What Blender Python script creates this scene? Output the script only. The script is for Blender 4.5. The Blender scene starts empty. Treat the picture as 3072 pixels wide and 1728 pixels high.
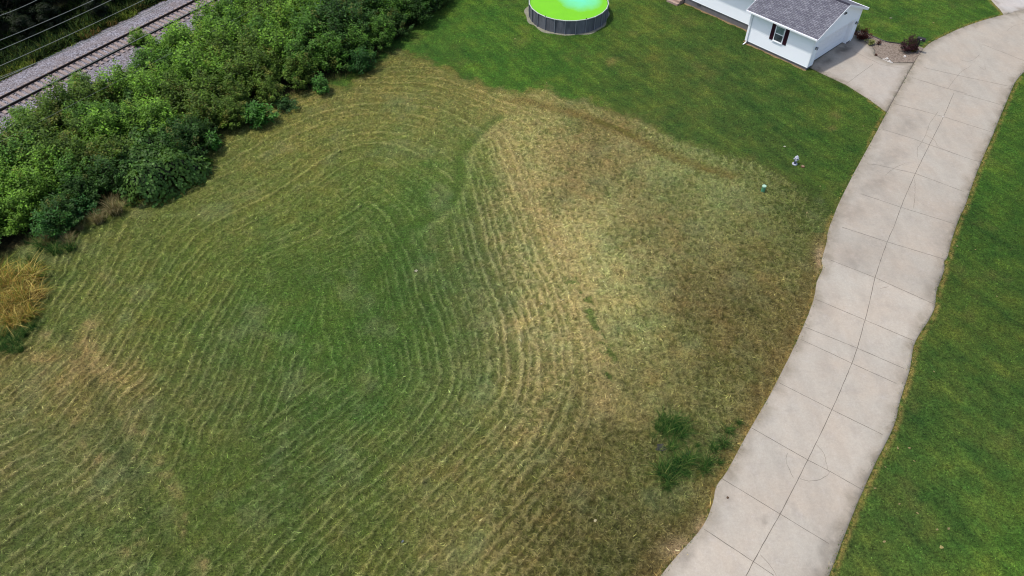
import bpy, bmesh, math, random
import numpy as np
from mathutils import Vector, Matrix
R = math.radians
random.seed(7); rng = np.random.default_rng(7)
SC = bpy.context.scene
COL = SC.collection

# ------------------------------------------------------------------ camera
CAM_H = 32.0; PITCH = R(47.5); FPX = 2205.0
cam = bpy.data.objects.new('camera', bpy.data.cameras.new('camera')); COL.objects.link(cam)
cam.location = (0, 0, CAM_H); cam.rotation_euler = (math.pi/2-PITCH, 0, 0)
cam.data.sensor_width = 36; cam.data.lens = 36*FPX/3072; cam.data.clip_end = 3000; cam.data.clip_start = .5
SC.camera = cam
SC.cycles.filter_width = 1.1
# ------------------------------------------------------------------ light
SUN_EL = R(66.5); to_sun = Vector((-1.897, -.187, 0)).normalized()*math.cos(SUN_EL)+Vector((0, 0, math.sin(SUN_EL)))
w = bpy.data.worlds.new("World"); SC.world = w; w.use_nodes = True
nt = w.node_tree; bg = nt.nodes['Background']; sky = nt.nodes.new('ShaderNodeTexSky')
sky.sky_type = 'NISHITA'; sky.sun_disc = False; sky.sun_elevation = SUN_EL
sky.sun_rotation = math.atan2(to_sun.x, to_sun.y); sky.dust_density = 2.5
nt.links.new(sky.outputs[0], bg.inputs[0]); bg.inputs[1].default_value = .15
sun = bpy.data.objects.new('sun', bpy.data.lights.new('sun', 'SUN')); COL.objects.link(sun)
sun.data.energy = 2.4; sun.data.angle = R(2.2); sun.data.color = (1, .96, .9)
sun.rotation_euler = to_sun.to_track_quat('Z', 'Y').to_euler()
SC.view_settings.view_transform = 'Standard'; SC.view_settings.look = 'None'
SC.view_settings.exposure = 0.38; SC.view_settings.gamma = 1
KILL = 1.43     # picture value of a white level surface: used to turn seen colours into base colours

# ------------------------------------------------------------------ survey helpers (photo point -> ground point)
CT, ST = math.cos(PITCH), math.sin(PITCH)
def G(x, y, z=0.0):
    u = x-1536; v = 864-y
    dx, dy, dz = u, FPX*CT+v*ST, -FPX*ST+v*CT
    t = (z-CAM_H)/dz
    return (dx*t, dy*t)
def PX(X, Y, Z=0.0):
    dz = Z-CAM_H; a = Y*CT-dz*ST; b = Y*ST+dz*CT
    return 1536+FPX*X/a, 864-FPX*b/a
def GP(pts, z=0.0): return [G(x, y, z) for x, y in pts]
def lin(c, k=1.0):
    out = []
    for v in c:
        v = v/255; out.append((v/12.92 if v <= .04045 else ((v+.055)/1.055)**2.4)/k)
    return tuple(out)

# ------------------------------------------------------------------ object helpers
def tag(o, label=None, cat=None, group=None, kind=None):
    if label: o['label'] = label
    if cat: o['category'] = cat
    if group: o['group'] = group
    if kind: o['kind'] = kind
    return o
def empty(name, loc, rz=0, **k):
    o = bpy.data.objects.new(name, None); COL.objects.link(o); o.location = loc; o.rotation_euler = (0, 0, rz)
    o.empty_display_size = .2
    return tag(o, **k)
def link_mesh(name, me, mat, parent=None, **k):
    o = bpy.data.objects.new(name, me); COL.objects.link(o)
    if mat is not None and not me.materials: me.materials.append(mat)
    if parent: o.parent = parent
    return tag(o, **k)
def copy_tree(o, parent=None):
    c = o.copy(); COL.objects.link(c); c.parent = parent
    for ch in list(o.children): copy_tree(ch, c)
    return c
class MB:
    def __init__(s): s.v = []; s.f = []; s.smooth = False
    def quad(s, a, b, c, d):
        n = len(s.v); s.v += [a, b, c, d]; s.f.append((n, n+1, n+2, n+3)); return s
    def poly(s, pts):
        n = len(s.v); s.v += list(pts); s.f.append(tuple(range(n, n+len(pts)))); return s
    def box(s, x0, x1, y0, y1, z0, z1, M=None):
        P = [Vector((x, y, z)) for z in (z0, z1) for x, y in ((x0, y0), (x1, y0), (x1, y1), (x0, y1))]
        if M is not None: P = [M@p for p in P]
        n = len(s.v); s.v += [tuple(p) for p in P]
        for f in ((0, 3, 2, 1), (4, 5, 6, 7), (0, 1, 5, 4), (1, 2, 6, 5), (2, 3, 7, 6), (3, 0, 4, 7)):
            s.f.append(tuple(n+i for i in f))
        return s
    def prism(s, pts, z0, z1):
        n = len(s.v); m = len(pts)
        s.v += [(x, y, z0) for x, y in pts]+[(x, y, z1) for x, y in pts]
        s.f.append(tuple(n+m+i for i in range(m))); s.f.append(tuple(n+i for i in reversed(range(m))))
        for i in range(m): j = (i+1) % m; s.f.append((n+i, n+j, n+m+j, n+m+i))
        return s
    def lathe(s, prof, seg=20, M=None, cap=True):
        n = len(s.v)
        for r, z in prof:
            for k in range(seg):
                a = 2*math.pi*k/seg; p = Vector((r*math.cos(a), r*math.sin(a), z))
                s.v.append(tuple(M@p if M is not None else p))
        for i in range(len(prof)-1):
            for k in range(seg):
                j = (k+1) % seg
                s.f.append((n+i*seg+k, n+i*seg+j, n+(i+1)*seg+j, n+(i+1)*seg+k))
        if cap:
            s.f.append(tuple(n+k for k in reversed(range(seg))))
            s.f.append(tuple(n+(len(prof)-1)*seg+k for k in range(seg)))
        return s
    def tube(s, pts, r, seg=6, r2=None):
        pts = [Vector(p) for p in pts]; n = len(s.v); m = len(pts)
        for i, p in enumerate(pts):
            t = (pts[min(i+1, m-1)]-pts[max(i-1, 0)]).normalized()
            a = t.orthogonal().normalized() if i == 0 else (a-t*a.dot(t)).normalized()
            b = t.cross(a); rr = r if r2 is None else r+(r2-r)*i/(m-1)
            for k in range(seg):
                q = 2*math.pi*k/seg; s.v.append(tuple(p+(a*math.cos(q)+b*math.sin(q))*rr))
        for i in range(m-1):
            for k in range(seg):
                j = (k+1) % seg; s.f.append((n+i*seg+k, n+i*seg+j, n+(i+1)*seg+j, n+(i+1)*seg+k))
        s.f.append(tuple(n+k for k in reversed(range(seg)))); s.f.append(tuple(n+(m-1)*seg+k for k in range(seg)))
        return s
    def build(s, name, mat, parent=None, smooth=False, bevel=0, **k):
        me = bpy.data.meshes.new(name); me.from_pydata([tuple(v) for v in s.v], [], s.f); me.update()
        bm = bmesh.new(); bm.from_mesh(me)
        bmesh.ops.recalc_face_normals(bm, faces=bm.faces)
        if bevel:
            bmesh.ops.remove_doubles(bm, verts=bm.verts, dist=1e-5)
            es = [e for e in bm.edges if len(e.link_faces) == 2 and e.calc_face_angle(0) > .5]
            bmesh.ops.bevel(bm, geom=es, offset=bevel, segments=2, affect='EDGES', profile=.5)
        bm.to_mesh(me); bm.free()
        if smooth: me.polygons.foreach_set('use_smooth', [True]*len(me.polygons))
        return link_mesh(name, me, mat, parent, **k)
def mesh_np(name, V, F, attrs=None, smooth=False):
    """V (n,3) float, F (m,k) int; attrs: name -> (n,) float or (n,4) colour"""
    me = bpy.data.meshes.new(name); n, m, k = len(V), len(F), F.shape[1]
    me.vertices.add(n); me.vertices.foreach_set('co', np.ascontiguousarray(V, np.float32).ravel())
    me.loops.add(m*k); me.loops.foreach_set('vertex_index', np.ascontiguousarray(F, np.int32).ravel())
    me.polygons.add(m); me.polygons.foreach_set('loop_start', np.arange(0, m*k, k, dtype=np.int32))
    if smooth: me.polygons.foreach_set('use_smooth', np.ones(m, bool))
    me.update(calc_edges=True)
    for a, val in (attrs or {}).items():
        if val.ndim == 1:
            at = me.attributes.new(a, 'FLOAT', 'POINT'); at.data.foreach_set('value', val.astype(np.float32))
        else:
            at = me.attributes.new(a, 'FLOAT_COLOR', 'POINT'); at.data.foreach_set('color', val.astype(np.float32).ravel())
    return me

# ------------------------------------------------------------------ node helpers
class N:
    def __init__(s, name, rough=.8):
        s.m = bpy.data.materials.new(name); s.m.use_nodes = True; s.t = s.m.node_tree
        s.b = s.t.nodes['Principled BSDF']; s.b.inputs['Roughness'].default_value = rough
        s.b.inputs['Specular IOR Level'].default_value = .3
    def new(s, t, **k):
        n = s.t.nodes.new(t)
        for a, v in k.items(): setattr(n, a, v)
        return n
    def link(s, a, b): s.t.links.new(a, b)
    def setin(s, n, i, v):
        if hasattr(v, 'is_linked') or isinstance(v, bpy.types.NodeSocket): s.link(v, n.inputs[i])
        else:
            if isinstance(v, (tuple, list)) and len(v) == 3 and n.inputs[i].type == 'RGBA': v = (*v, 1)
            n.inputs[i].default_value = v
    def coord(s, kind='Object'): return s.new('ShaderNodeTexCoord').outputs[kind]
    def mapping(s, vec, scale=(1, 1, 1), rot=(0, 0, 0)):
        n = s.new('ShaderNodeMapping'); s.link(vec, n.inputs[0]); n.inputs['Scale'].default_value = scale
        n.inputs['Rotation'].default_value = rot; return n.outputs[0]
    def noise(s, vec, scale, detail=3, rough=.55, dist=0, out='Fac'):
        n = s.new('ShaderNodeTexNoise'); s.link(vec, n.inputs['Vector'])
        n.inputs['Scale'].default_value = scale; n.inputs['Detail'].default_value = detail
        n.inputs['Roughness'].default_value = rough; n.inputs['Distortion'].default_value = dist
        return n.outputs[out]
    def ramp(s, fac, stops, interp='LINEAR'):
        n = s.new('ShaderNodeValToRGB'); s.setin(n, 0, fac); cr = n.color_ramp; cr.interpolation = interp
        while len(cr.elements) < len(stops): cr.elements.new(.5)
        for e, (p, c) in zip(cr.elements, stops):
            e.position = p; e.color = (c, c, c, 1) if isinstance(c, (int, float)) else (*c, 1)
        return n.outputs[0]
    def mix(s, fac, a, b, mode='MIX'):
        n = s.new('ShaderNodeMix', data_type='RGBA', blend_type=mode)
        s.setin(n, 0, fac); s.setin(n, 6, a); s.setin(n, 7, b); return n.outputs[2]
    def math(s, op, a, b=0.0, c=0.0, clamp=False):
        n = s.new('ShaderNodeMath', operation=op, use_clamp=clamp); s.setin(n, 0, a); s.setin(n, 1, b)
        if op in ('MULTIPLY_ADD',): s.setin(n, 2, c)
        return n.outputs[0]
    def attr(s, name, out='Fac'):
        n = s.new('ShaderNodeAttribute', attribute_name=name); return n.outputs[out]
    def scale(s, col, f):
        n = s.new('ShaderNodeVectorMath', operation='SCALE'); s.setin(n, 0, col); s.setin(n, 3, f); return n.outputs[0]
    def color(s, c): s.setin(s.b, 'Base Color', c); return s
    def bump(s, h, dist, strength=1.0):
        n = s.new('ShaderNodeBump'); s.link(h, n.inputs['Height']); n.inputs['Distance'].default_value = dist
        n.inputs['Strength'].default_value = strength; s.link(n.outputs[0], s.b.inputs['Normal']); return s
def plain(name, col, rough=.6, var=.12, scale=6, bump=0, metal=0, spec=.3):
    m = N(name, rough); c = m.coord(); f = m.noise(c, scale, 5)
    m.color(m.scale(m.mix(0, (*col,), (*col,)), m.math('MULTIPLY_ADD', f, 2*var, 1-var)))
    m.b.inputs['Metallic'].default_value = metal; m.b.inputs['Specular IOR Level'].default_value = spec
    if bump: m.bump(m.noise(c, scale*8, 3), bump)
    return m.m

# ------------------------------------------------------------------ numpy noise
_H = np.random.default_rng(3).random((512, 512)).astype(np.float32)
_A = np.random.default_rng(4).random((512, 512)).astype(np.float32)*2*np.pi
_GX, _GY = np.cos(_A), np.sin(_A)
def perlin(x, y):
    xi = np.floor(x).astype(np.int64); yi = np.floor(y).astype(np.int64)
    fx = (x-xi).astype(np.float32); fy = (y-yi).astype(np.float32)
    u = fx*fx*fx*(fx*(fx*6-15)+10); v = fy*fy*fy*(fy*(fy*6-15)+10)
    def g(ix, iy, ax, ay): ix = ix & 511; iy = iy & 511; return _GX[ix, iy]*ax+_GY[ix, iy]*ay
    a = g(xi, yi, fx, fy); b = g(xi+1, yi, fx-1, fy); c = g(xi, yi+1, fx, fy-1); d = g(xi+1, yi+1, fx-1, fy-1)
    return (a+(b-a)*u)*(1-v)+(c+(d-c)*u)*v
def fbm(x, y, s, o=3, ox=0, gain=.5):
    t = 0; a = 1; tot = 0
    for i in range(o):
        t = t+a*perlin(x*s+17.3*i+ox, y*s-9.1*i+ox*.7); tot += a; a *= gain; s *= 2.03
    return t/tot*1.6
def sstep(a, b, x): t = np.clip((x-a)/(b-a), 0, 1); return t*t*(3-2*t)
def pl_dist(x, y, pts):
    best = np.full(x.shape, 1e9, np.float32)
    for (x0, y0), (x1, y1) in zip(pts[:-1], pts[1:]):
        dx, dy = x1-x0, y1-y0; L = dx*dx+dy*dy+1e-9
        t = np.clip(((x-x0)*dx+(y-y0)*dy)/L, 0, 1)
        best = np.minimum(best, (x-x0-t*dx)**2+(y-y0-t*dy)**2)
    return np.sqrt(best)
def inside(x, y, pts):
    c = np.zeros(x.shape, bool); n = len(pts)
    for i in range(n):
        x0, y0 = pts[i]; x1, y1 = pts[(i+1) % n]
        if y0 == y1: continue
        c ^= ((y0 > y) != (y1 > y)) & (x < (x1-x0)*(y-y0)/(y1-y0)+x0)
    return c
def sdist(x, y, pts):   # >0 inside
    d = pl_dist(x, y, pts+[pts[0]]); return np.where(inside(x, y, pts), d, -d)
def smooth_pl(pts, n=4):
    """Catmull-Rom through points"""
    P = [np.array(p, float) for p in pts]; out = []
    for i in range(len(P)-1):
        p0 = P[max(i-1, 0)]; p1 = P[i]; p2 = P[i+1]; p3 = P[min(i+2, len(P)-1)]
        for k in range(n):
            t = k/n
            out.append(tuple(.5*((2*p1)+(-p0+p2)*t+(2*p0-5*p1+4*p2-p3)*t*t+(-p0+3*p1-3*p2+p3)*t**3)))
    out.append(tuple(P[-1])); return out

# =================================================================== SURVEYED OUTLINES (photo px -> ground)
road_L = [(2100, 1600), (2148, 1461), (2181, 1415), (2230, 1323), (2272, 1250), (2312, 1180), (2373, 1060), (2415, 967), (2442, 893),
          (2449, 848), (2467, 808), (2464, 785), (2470, 763), (2480, 723), (2483, 698), (2500, 650), (2516, 611), (2560, 523), (2616, 421),
          (2660, 338), (2700, 264), (2742, 190), (2755, 166), (2772, 146), (2792, 129), (2826, 112), (2877, 88), (2945, 64), (3011, 46), (3072, 31), (3300, -20)]
road_L = [(1870, 1900), (1982, 1728), (2050, 1648), (2108, 1580), (2138, 1510)]+road_L[1:]
road_R = [(2380, 1940), (2485, 1728), (2524, 1630), (2570, 1514), (2626, 1389), (2679, 1283), (2700, 1200), (2728, 1110), (2740, 1040), (2763, 995),
          (2786, 961), (2804, 919), (2808, 876), (2831, 814), (2831, 786), (2842, 772), (2854, 721), (2879, 650), (2892, 625), (2914, 562), (2941, 490),
          (2975, 412), (3002, 346), (3030, 280), (3046, 247), (3072, 217), (3140, 170), (3300, 120)]
apron = [(2430, 205), (2480, 229), (2538, 256), (2606, 299), (2659, 338), (2700, 264), (2741, 190), (2674, 190), (2647, 179), (2625, 168), (2623, 152),
         (2606, 128), (2560, 98), (2548, 100), (2520, 128), (2440, 186)]
drive2 = [(2960, -14), (2984, 14), (3000, 30), (3011, 46), (3072, 31), (3300, -20), (3300, -90), (2900, -60)]
bed = [(2560, 98), (2577, 92), (2596, 97), (2630, 116), (2657, 126), (2691, 131), (2715, 137), (2750, 138), (2771, 146), (2756, 166), (2741, 188), (2674, 189),
       (2647, 178), (2626, 167), (2624, 151), (2607, 127)]
road_poly = GP(smooth_pl(road_L, 3))+GP(smooth_pl(road_R, 3))[::-1]
apron_g, drive2_g, bed_g = GP(apron), GP(drive2), GP(bed)
field = [(1040, 262), (1120, 190), (1190, 145), (1290, 178), (1380, 225), (1480, 262), (1560, 275), (1640, 262), (1700, 292), (1760, 296), (1850, 335), (1930, 350), (2000, 395),
         (2080, 430), (2160, 455), (2260, 470), (2330, 510), (2420, 555), (2470, 600), (2525, 640), (2560, 900), (2200, 1900), (-200, 1900), (-200, 200), (700, 200)]
field_g = GP(field)
thick_foot = [(-180, 880), (-60, 810), (40, 765), (130, 722), (235, 668), (320, 615), (400, 575), (500, 530), (600, 466), (700, 388), (800, 322), (960, 262), (1110, 195), (1180, 120), (1290, 55), (1360, -5), (1440, -60)]
thick_back = [(780, -40), (700, 60), (640, 118), (540, 168), (440, 205), (390, 245), (330, 305), (280, 350), (200, 368), (150, 412), (80, 452), (0, 480), (-160, 545)]
thick_g = GP(thick_foot)+GP(thick_back)

# rail geometry
r0 = Vector((*G(0, 292, .55), 0)); r1 = Vector((*G(584, 0, .55), 0))
q0 = Vector((*G(0, 328.6, .55), 0)); q1 = Vector((*G(643, 0, .55), 0))
RD = ((r1-r0).normalized()+(q1-q0).normalized()).normalized(); RN = Vector((RD.y, -RD.x, 0))   # RN points to the field
r_mid = (r0+r1)/2; off_n = ((q0+q1)/2-r_mid).dot(RN); RC = r_mid+RN*off_n/2
print('GAUGE', off_n, 'dir', math.degrees(math.atan2(RD.y, RD.x)))
def rail_st(x, y): return (x-RC.x)*RD.x+(y-RC.y)*RD.y, (x-RC.x)*RN.x+(y-RC.y)*RN.y

# =================================================================== GROUND
STEP = .06
def build_ground():
    ys = np.arange(7.5, 79, STEP); xs = np.arange(-58, 58, STEP)
    X, Y = np.meshgrid(xs, ys); ny, nx = X.shape
    lim = 22.2+(Y-12.3)*.4705+4.2
    keep = (np.abs(X) < lim)
    idx = -np.ones(X.shape, np.int64); idx[keep] = np.arange(keep.sum())
    x = X[keep].astype(np.float64); y = Y[keep].astype(np.float64)
    a, b, c, d = idx[:-1, :-1], idx[:-1, 1:], idx[1:, 1:], idx[1:, :-1]
    ok = (a >= 0) & (b >= 0) & (c >= 0) & (d >= 0)
    F = np.stack([a[ok], b[ok], c[ok], d[ok]], 1)
    px, py = PX(x, y)
    n1 = fbm(x, y, .9, 4); n2 = fbm(x, y, .25, 3, 40); n3 = fbm(x, y, 2.6, 3, 80); n4 = fbm(x, y, 6.0, 2, 120)
    # ---- regions
    fd = sdist(x, y, field_g); fm = sstep(-.5, .6, fd+n1*.9+n3*.5)
    rd = sdist(x, y, road_poly); rd = np.maximum(rd, np.maximum(sdist(x, y, apron_g), sdist(x, y, drive2_g)))
    td = sdist(x, y, thick_g)
    st_s, st_t = rail_st(x, y)
    # ---- windrow guides
    g1 = smooth_pl([(-160, 1640), (0, 1525), (83, 1459), (207, 1385), (290, 1306), (364, 1194), (435, 1130), (480, 1047), (513, 973), (580, 873), (621, 807), (704, 730), (866, 655), (990, 573),
          (1056, 527), (1104, 506), (1150, 512), (1197, 545), (1251, 588), (1290, 640), (1333, 762), (1354, 857), (1400, 957), (1432, 1073), (1436, 1150), (1408, 1230), (1350, 1320),
          (1280, 1400), (1180, 1500), (1060, 1600), (950, 1728), (880, 1850)])
    g1 = GP(g1)
    g2 = GP(smooth_pl([(1440, 440), (1480, 560), (1540, 760), (1600, 900), (1640, 1080), (1630, 1200), (1560, 1320), (1450, 1440), (1300, 1590), (1180, 1728), (1080, 1900)]))
    d1 = pl_dist(x, y, g1); d2 = pl_dist(x, y, g2)
    trail = GP(smooth_pl([(1500, 352), (1470, 372), (1437, 402), (1383, 465), (1379, 531), (1362, 597), (1321, 635), (1238, 680), (1197, 734), (1150, 790), (1090, 860)]))
    sepg = GP([(1440, 396), (1383, 465), (1379, 531), (1362, 597), (1333, 700), (1400, 957), (1436, 1150), (1380, 1290), (1180, 1500), (950, 1728), (800, 1900), (2400, 1900), (2400, 396)])
    right = sstep(-.04, .04, sdist(x, y, sepg)+n1*.35+n3*.15)
    dd = d1*(1-right)+d2*right
    warp = n2*.34+n1*.075+n3*.05+n4*.05
    up = sstep(860, 560, py)*(1-right); sp = .50+.17*up+.05*n2+.16*sstep(1050, 1500, py)*sstep(900, 500, px)
    ph = (dd+warp)/sp+.5; ph = ph+.30*np.sin(ph*2.1+1.3)*.5+.22*np.sin(ph*.73)+.10*n3; fi = np.floor(ph); fr = ph-fi
    lineamp = _H[(fi.astype(np.int64)*7) & 511, (np.floor((x+y)*.12).astype(np.int64)) & 511]
    odd = (fi.astype(np.int64) % 2)
    amp = (.45+.55*_H[(fi.astype(np.int64)*13) & 511, 5])*(1-up*odd*.9)
    amp = amp*np.clip(.75+1.1*fbm(x, y, .45, 2, 200), .12, 1.3)
    ridge = np.exp(-((fr-.5)/(.17+.05*n3))**2)*amp
    # core of the loops is smooth, so are the far corners
    core = np.exp(-(((px-930)/170)**2+((py-900)/170)**2))+np.exp(-(((px-560)/200)**2+((py-1500)/150)**2))*.8
    core += np.exp(-(((px-1130)/110)**2+((py-1010)/230)**2))*.75
    wmask = np.clip(1-core, 0, 1)
    strawm = sstep(-120, 160, sdist(px, py, [(1500, 330), (1900, 330), (2300, 520), (2480, 700), (2440, 900), (2200, 1350), (2000, 1728), (1750, 1728), (1740, 1200), (1700, 900), (1600, 600)]))
    wmask *= (1-.88*strawm)
    wmask *= sstep(.2, 1.5, fd)
    ridge *= wmask*fm
    # ---- hay clumps: ragged mats of cut grass
    c1 = fbm(x, y, 1.7, 4, 300, .62); c2 = fbm(x*1.0, y*1.0, 4.3, 3, 400, .6)
    # the mats lean with the mowing direction (stretched along x-y diagonal on the right)
    ca, sa = math.cos(R(-22)), math.sin(R(-22))
    c3 = fbm((x*ca+y*sa)*.55, (-x*sa+y*ca)*1.5, 2.6, 3, 500, .6)
    clump = np.clip(.5+.55*c1+.5*c2, 0, 1); mat = np.clip(.5+.8*c3+.35*c2, 0, 1)
    stripes2 = right*(1-strawm)
    mixz = sstep(1330, 1560, px+n2*60)*right*(1-strawm)
    ragged = fbm(x, y, 3.1, 4, 640, .68)
    prof = np.exp(-((fr-.5+.13*ragged)/(.165+.05*n1))**2)
    cr_ = core.clip(0, 1)*(1-strawm)
    bias = -.10+.16*mixz+.22*strawm-.10*cr_
    low = fbm(x, y, .33, 3, 71)
    amp2 = np.clip(.70+.62*(_H[(fi.astype(np.int64)*13) & 511, 5]-.5)+.75*low+.55*fbm(x, y, .8, 3, 2100), .08, 1.25)*(1-up*odd*.75)
    Hh = bias+(prof-.33)*amp2*(.62*(1-strawm)*(1-.62*cr_)+.14*strawm+.05*mixz)+(.50+.16*mixz+.04*strawm)*ragged*(1-.35*cr_)+.12*c1*(1-strawm)+.30*c3*strawm+low*(.10+.14*strawm)
    sw = .36-.16*mixz-.14*strawm; cover = sstep(-sw, sw+.06, Hh)*fm*sstep(.1, .9, fd)
    hay = cover
    tr_d = pl_dist(x, y, trail)
    green = np.exp(-(tr_d/(.6+.2*n1))**2)*.62
    tr2 = GP(smooth_pl([(1711, 843), (1753, 885), (1783, 962), (1826, 1056), (1822, 1124)])); green = np.maximum(green, np.exp(-(pl_dist(x, y, tr2)/(.75+.35*n1))**2)*.8*sstep(-.40, .40, c1+.05+.6*fbm(x*.9+y*.5, y*.25, 2.2, 2, 55)))
    tr3 = GP(smooth_pl([(1560, 300), (1655, 323), (1783, 361), (1890, 408), (1975, 451), (2103, 502), (2189, 527)])); brown = np.exp(-(pl_dist(x, y, tr3)/.55)**2)
    tr4 = GP(smooth_pl([(1790, 362), (1850, 385), (1900, 410)])); green = np.maximum(green, np.exp(-(pl_dist(x, y, tr4)/.28)**2))
    edge = GP(smooth_pl([(1475, 395), (1425, 450), (1405, 540), (1385, 605), (1330, 655), (1255, 705)])); pale = np.exp(-(pl_dist(x, y, edge)/.22)**2)
    gg = sstep(.25, .75, green+.35*ragged)*(green > .04); hay = np.clip(hay*(1-gg)*(1-.45*brown)+pale*.5*clump*2*fm, 0, 1); green = gg
    ridge = ridge*(1-green)
    # ---- patch colours of the turf itself, read on a loose survey grid
    FC = [(1180,170,112,112,62),(1200,250,122,122,66),(1050,330,128,122,72),(1400,300,140,128,76),(1500,290,168,142,92),(1650,290,150,140,90),(1850,360,155,142,92),(2050,450,126,122,72),
      (900,430,122,122,66),(1100,430,104,116,58),(1300,430,116,122,70),(1430,450,88,110,52),(1560,420,172,156,102),(1700,450,140,126,82),(1800,420,132,116,72),(2000,540,132,142,92),(2150,540,116,120,72),
      (700,600,106,113,60),(900,600,106,116,58),(1100,600,88,106,52),(1300,600,76,105,46),(1450,650,120,116,76),(1600,650,166,150,99),(1800,650,150,140,92),(1950,640,120,106,66),(2100,700,122,116,72),(2300,620,106,106,60),(2440,640,80,92,46),
      (350,750,100,108,56),(600,800,98,110,54),(850,800,86,105,50),(1050,800,79,100,46),(1250,820,71,96,46),(1450,800,116,116,76),(1650,800,170,151,102),(1850,800,160,149,99),(2050,800,136,126,82),(2250,800,116,106,62),(2400,780,101,98,56),
      (200,950,101,110,58),(450,1000,98,108,54),(700,1000,83,100,51),(950,1000,79,105,46),(1200,1000,73,98,46),(1450,1000,110,112,71),(1650,1000,166,146,99),(1850,1000,141,135,86),(2050,1000,116,108,64),(2250,1000,106,98,56),
      (150,1150,121,116,69),(330,1120,130,121,75),(600,1200,95,103,58),(850,1200,80,98,50),(1100,1200,75,98,48),(1350,1200,95,108,60),(1600,1180,146,131,86),(1800,1180,121,112,69),(2000,1200,110,102,60),(2150,1200,100,95,53),
      (100,1350,110,112,69),(350,1350,105,108,66),(600,1400,90,103,50),(850,1400,78,95,50),(1100,1400,88,102,53),(1350,1400,112,112,66),(1600,1400,128,118,73),(1800,1400,101,95,53),(2000,1380,84,95,46),(2100,1450,95,95,50),
      (100,1600,95,103,58),(350,1650,92,103,56),(600,1650,88,100,50),(850,1600,85,98,50),(1100,1600,95,103,53),(1350,1600,121,118,71),(1600,1600,114,102,60),(1720,1500,94,82,46),(1800,1600,82,80,42),(1950,1600,88,80,44),(1850,1300,96,84,48),(1840,445,110,92,58),(1740,500,124,106,70),(1960,650,110,92,56),(2110,890,98,82,48),(2200,960,98,84,48),(2250,880,102,90,52),(1900,560,146,136,88),(2050,1120,120,110,66),(1980,1180,132,120,76)]
    LC = [(1250,60,52,86,36),(1450,60,50,96,30),(1900,60,55,90,36),(2750,40,56,95,36),(2950,60,50,90,30),(1350,160,52,96,36),(1600,180,52,95,30),(1850,190,56,86,36),(2050,250,52,80,36),(2250,300,50,84,36),(2500,350,50,85,30),(2400,480,52,80,36),
      (2950,600,46,85,30),(2950,900,50,80,32),(2850,1200,50,82,35),(2950,1500,55,88,38),(2700,1500,52,85,36),(2650,1700,55,85,38),(3050,1700,58,98,35),(1700,60,52,92,34),(2600,420,48,84,30)]
    def shep(pts, sig):
        W = np.zeros(len(x)); C = np.zeros((len(x), 3)); lw = pts is LC
        wx = px+n2*90; wy = py+fbm(x, y, .25, 3, 60)*70
        for (cx, cy, r, g, bb) in pts:
            if lw: r, g, bb = r*1.27+9, g*1.14+3, bb*1.08+2
            else:
                k_ = 1 if cx < 1380 else (.93 if cx < 1900 and cy < 1150 else .89)
                r, g, bb = (r*(1.115 if k_ == 1 else 1.11)+3)*k_*(1 if k_ == 1 else .975), (g*1.10+2)*(k_ if k_ == 1 else k_+.035), (bb*1.10+2)*k_
            ww = np.exp(-((wx-cx)**2+(wy-cy)**2)/(2*sig*sig))+1e-9; W += ww; C += ww[:, None]*np.array(lin((r, g, bb), KILL))
        return C/W[:, None]
    cf = shep(FC, 85); cl = shep(LC, 150)
    m = fm[:, None]
    col = cl*(1-m)+cf*m
    # hay paler and drier, gaps greener
    hcol = np.array(lin((186, 170, 122), KILL)); hcol2 = np.array(lin((150, 152, 104), KILL))
    dryness = np.clip((cf[:, 0]/cf[:, 1]-.72)/.45, 0, 1)[:, None]
    cover_m = hay[:, None]
    hay_c = cf*(1.24+.10*(1-dryness))+np.array(lin((40, 36, 26), KILL))*.5
    gap_c = cf*(np.array([.62, .73, .52])*(1-dryness)+np.array([.55, .63, .48])*dryness)
    colf = gap_c*(1-cover_m)+hay_c*cover_m
    # thatch showing through thin hay, brown and grey drifts
    thin = (sstep(.05, .5, fbm(x, y, .42, 4, 811, .6))*strawm*fm)[:, None]*.26; colf = colf*(1-thin)+np.array(lin((92, 88, 50), KILL))*thin
    pgr = (sstep(.1, .5, fbm(x, y, .30, 3, 911, .6))*fm)[:, None]*.22; colf = colf*(1-pgr)+np.array(lin((140, 146, 104), KILL))*pgr
    col = cl*(1-m)+colf*m
    hu = fbm(x, y, .55, 4, 1200, .62)[:, None]+.7*(1-m)*fbm(x, y, .13, 3, 1250, .6)[:, None]; hv = fbm(x, y, 1.3, 3, 1300, .6)[:, None]
    gr1 = fbm(x, y, 3.0, 3, 1700, .7)[:, None]; col = col*np.exp(hu*np.array([.34, .14, .16])+hv*np.array([.12, .22, .12])+gr1*(.24+.16*(1-m))+hu*(1-m)*np.array([.34, .16, .1]))
    gm = (green*fm*.42)[:, None]; col = col*(1-gm)+np.array(lin((72, 104, 40), KILL))*gm
    bm_ = (brown*fm*.45)[:, None]; col = col*(1-bm_)+np.array(lin((122, 98, 52), KILL))*bm_
    # scattered yellowing and brown thatch in the lawns
    ca, sa = math.cos(R(-58)), math.sin(R(-58)); ua, va = x*ca+y*sa, -x*sa+y*ca
    stk = fbm(ua*.22, va*1.5, 1.0, 4, 1500, .62)[:, None]*(1-m)
    col = col*np.exp(stk*np.array([.62, .46, .40]))
    dp = sstep(.1, .6, fbm(ua*.5, va, .22, 4, 1600, .6))[:, None]*(1-m)*.45; col = col*(1-dp)+col*np.array([.72, .66, .8])*dp
    yl = sstep(.12, .6, fbm(x, y, .35, 4, 700, .62))[:, None]*(1-m)*.42; col = col*(1-yl)+np.array(lin((98, 100, 52), KILL))*yl
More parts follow.
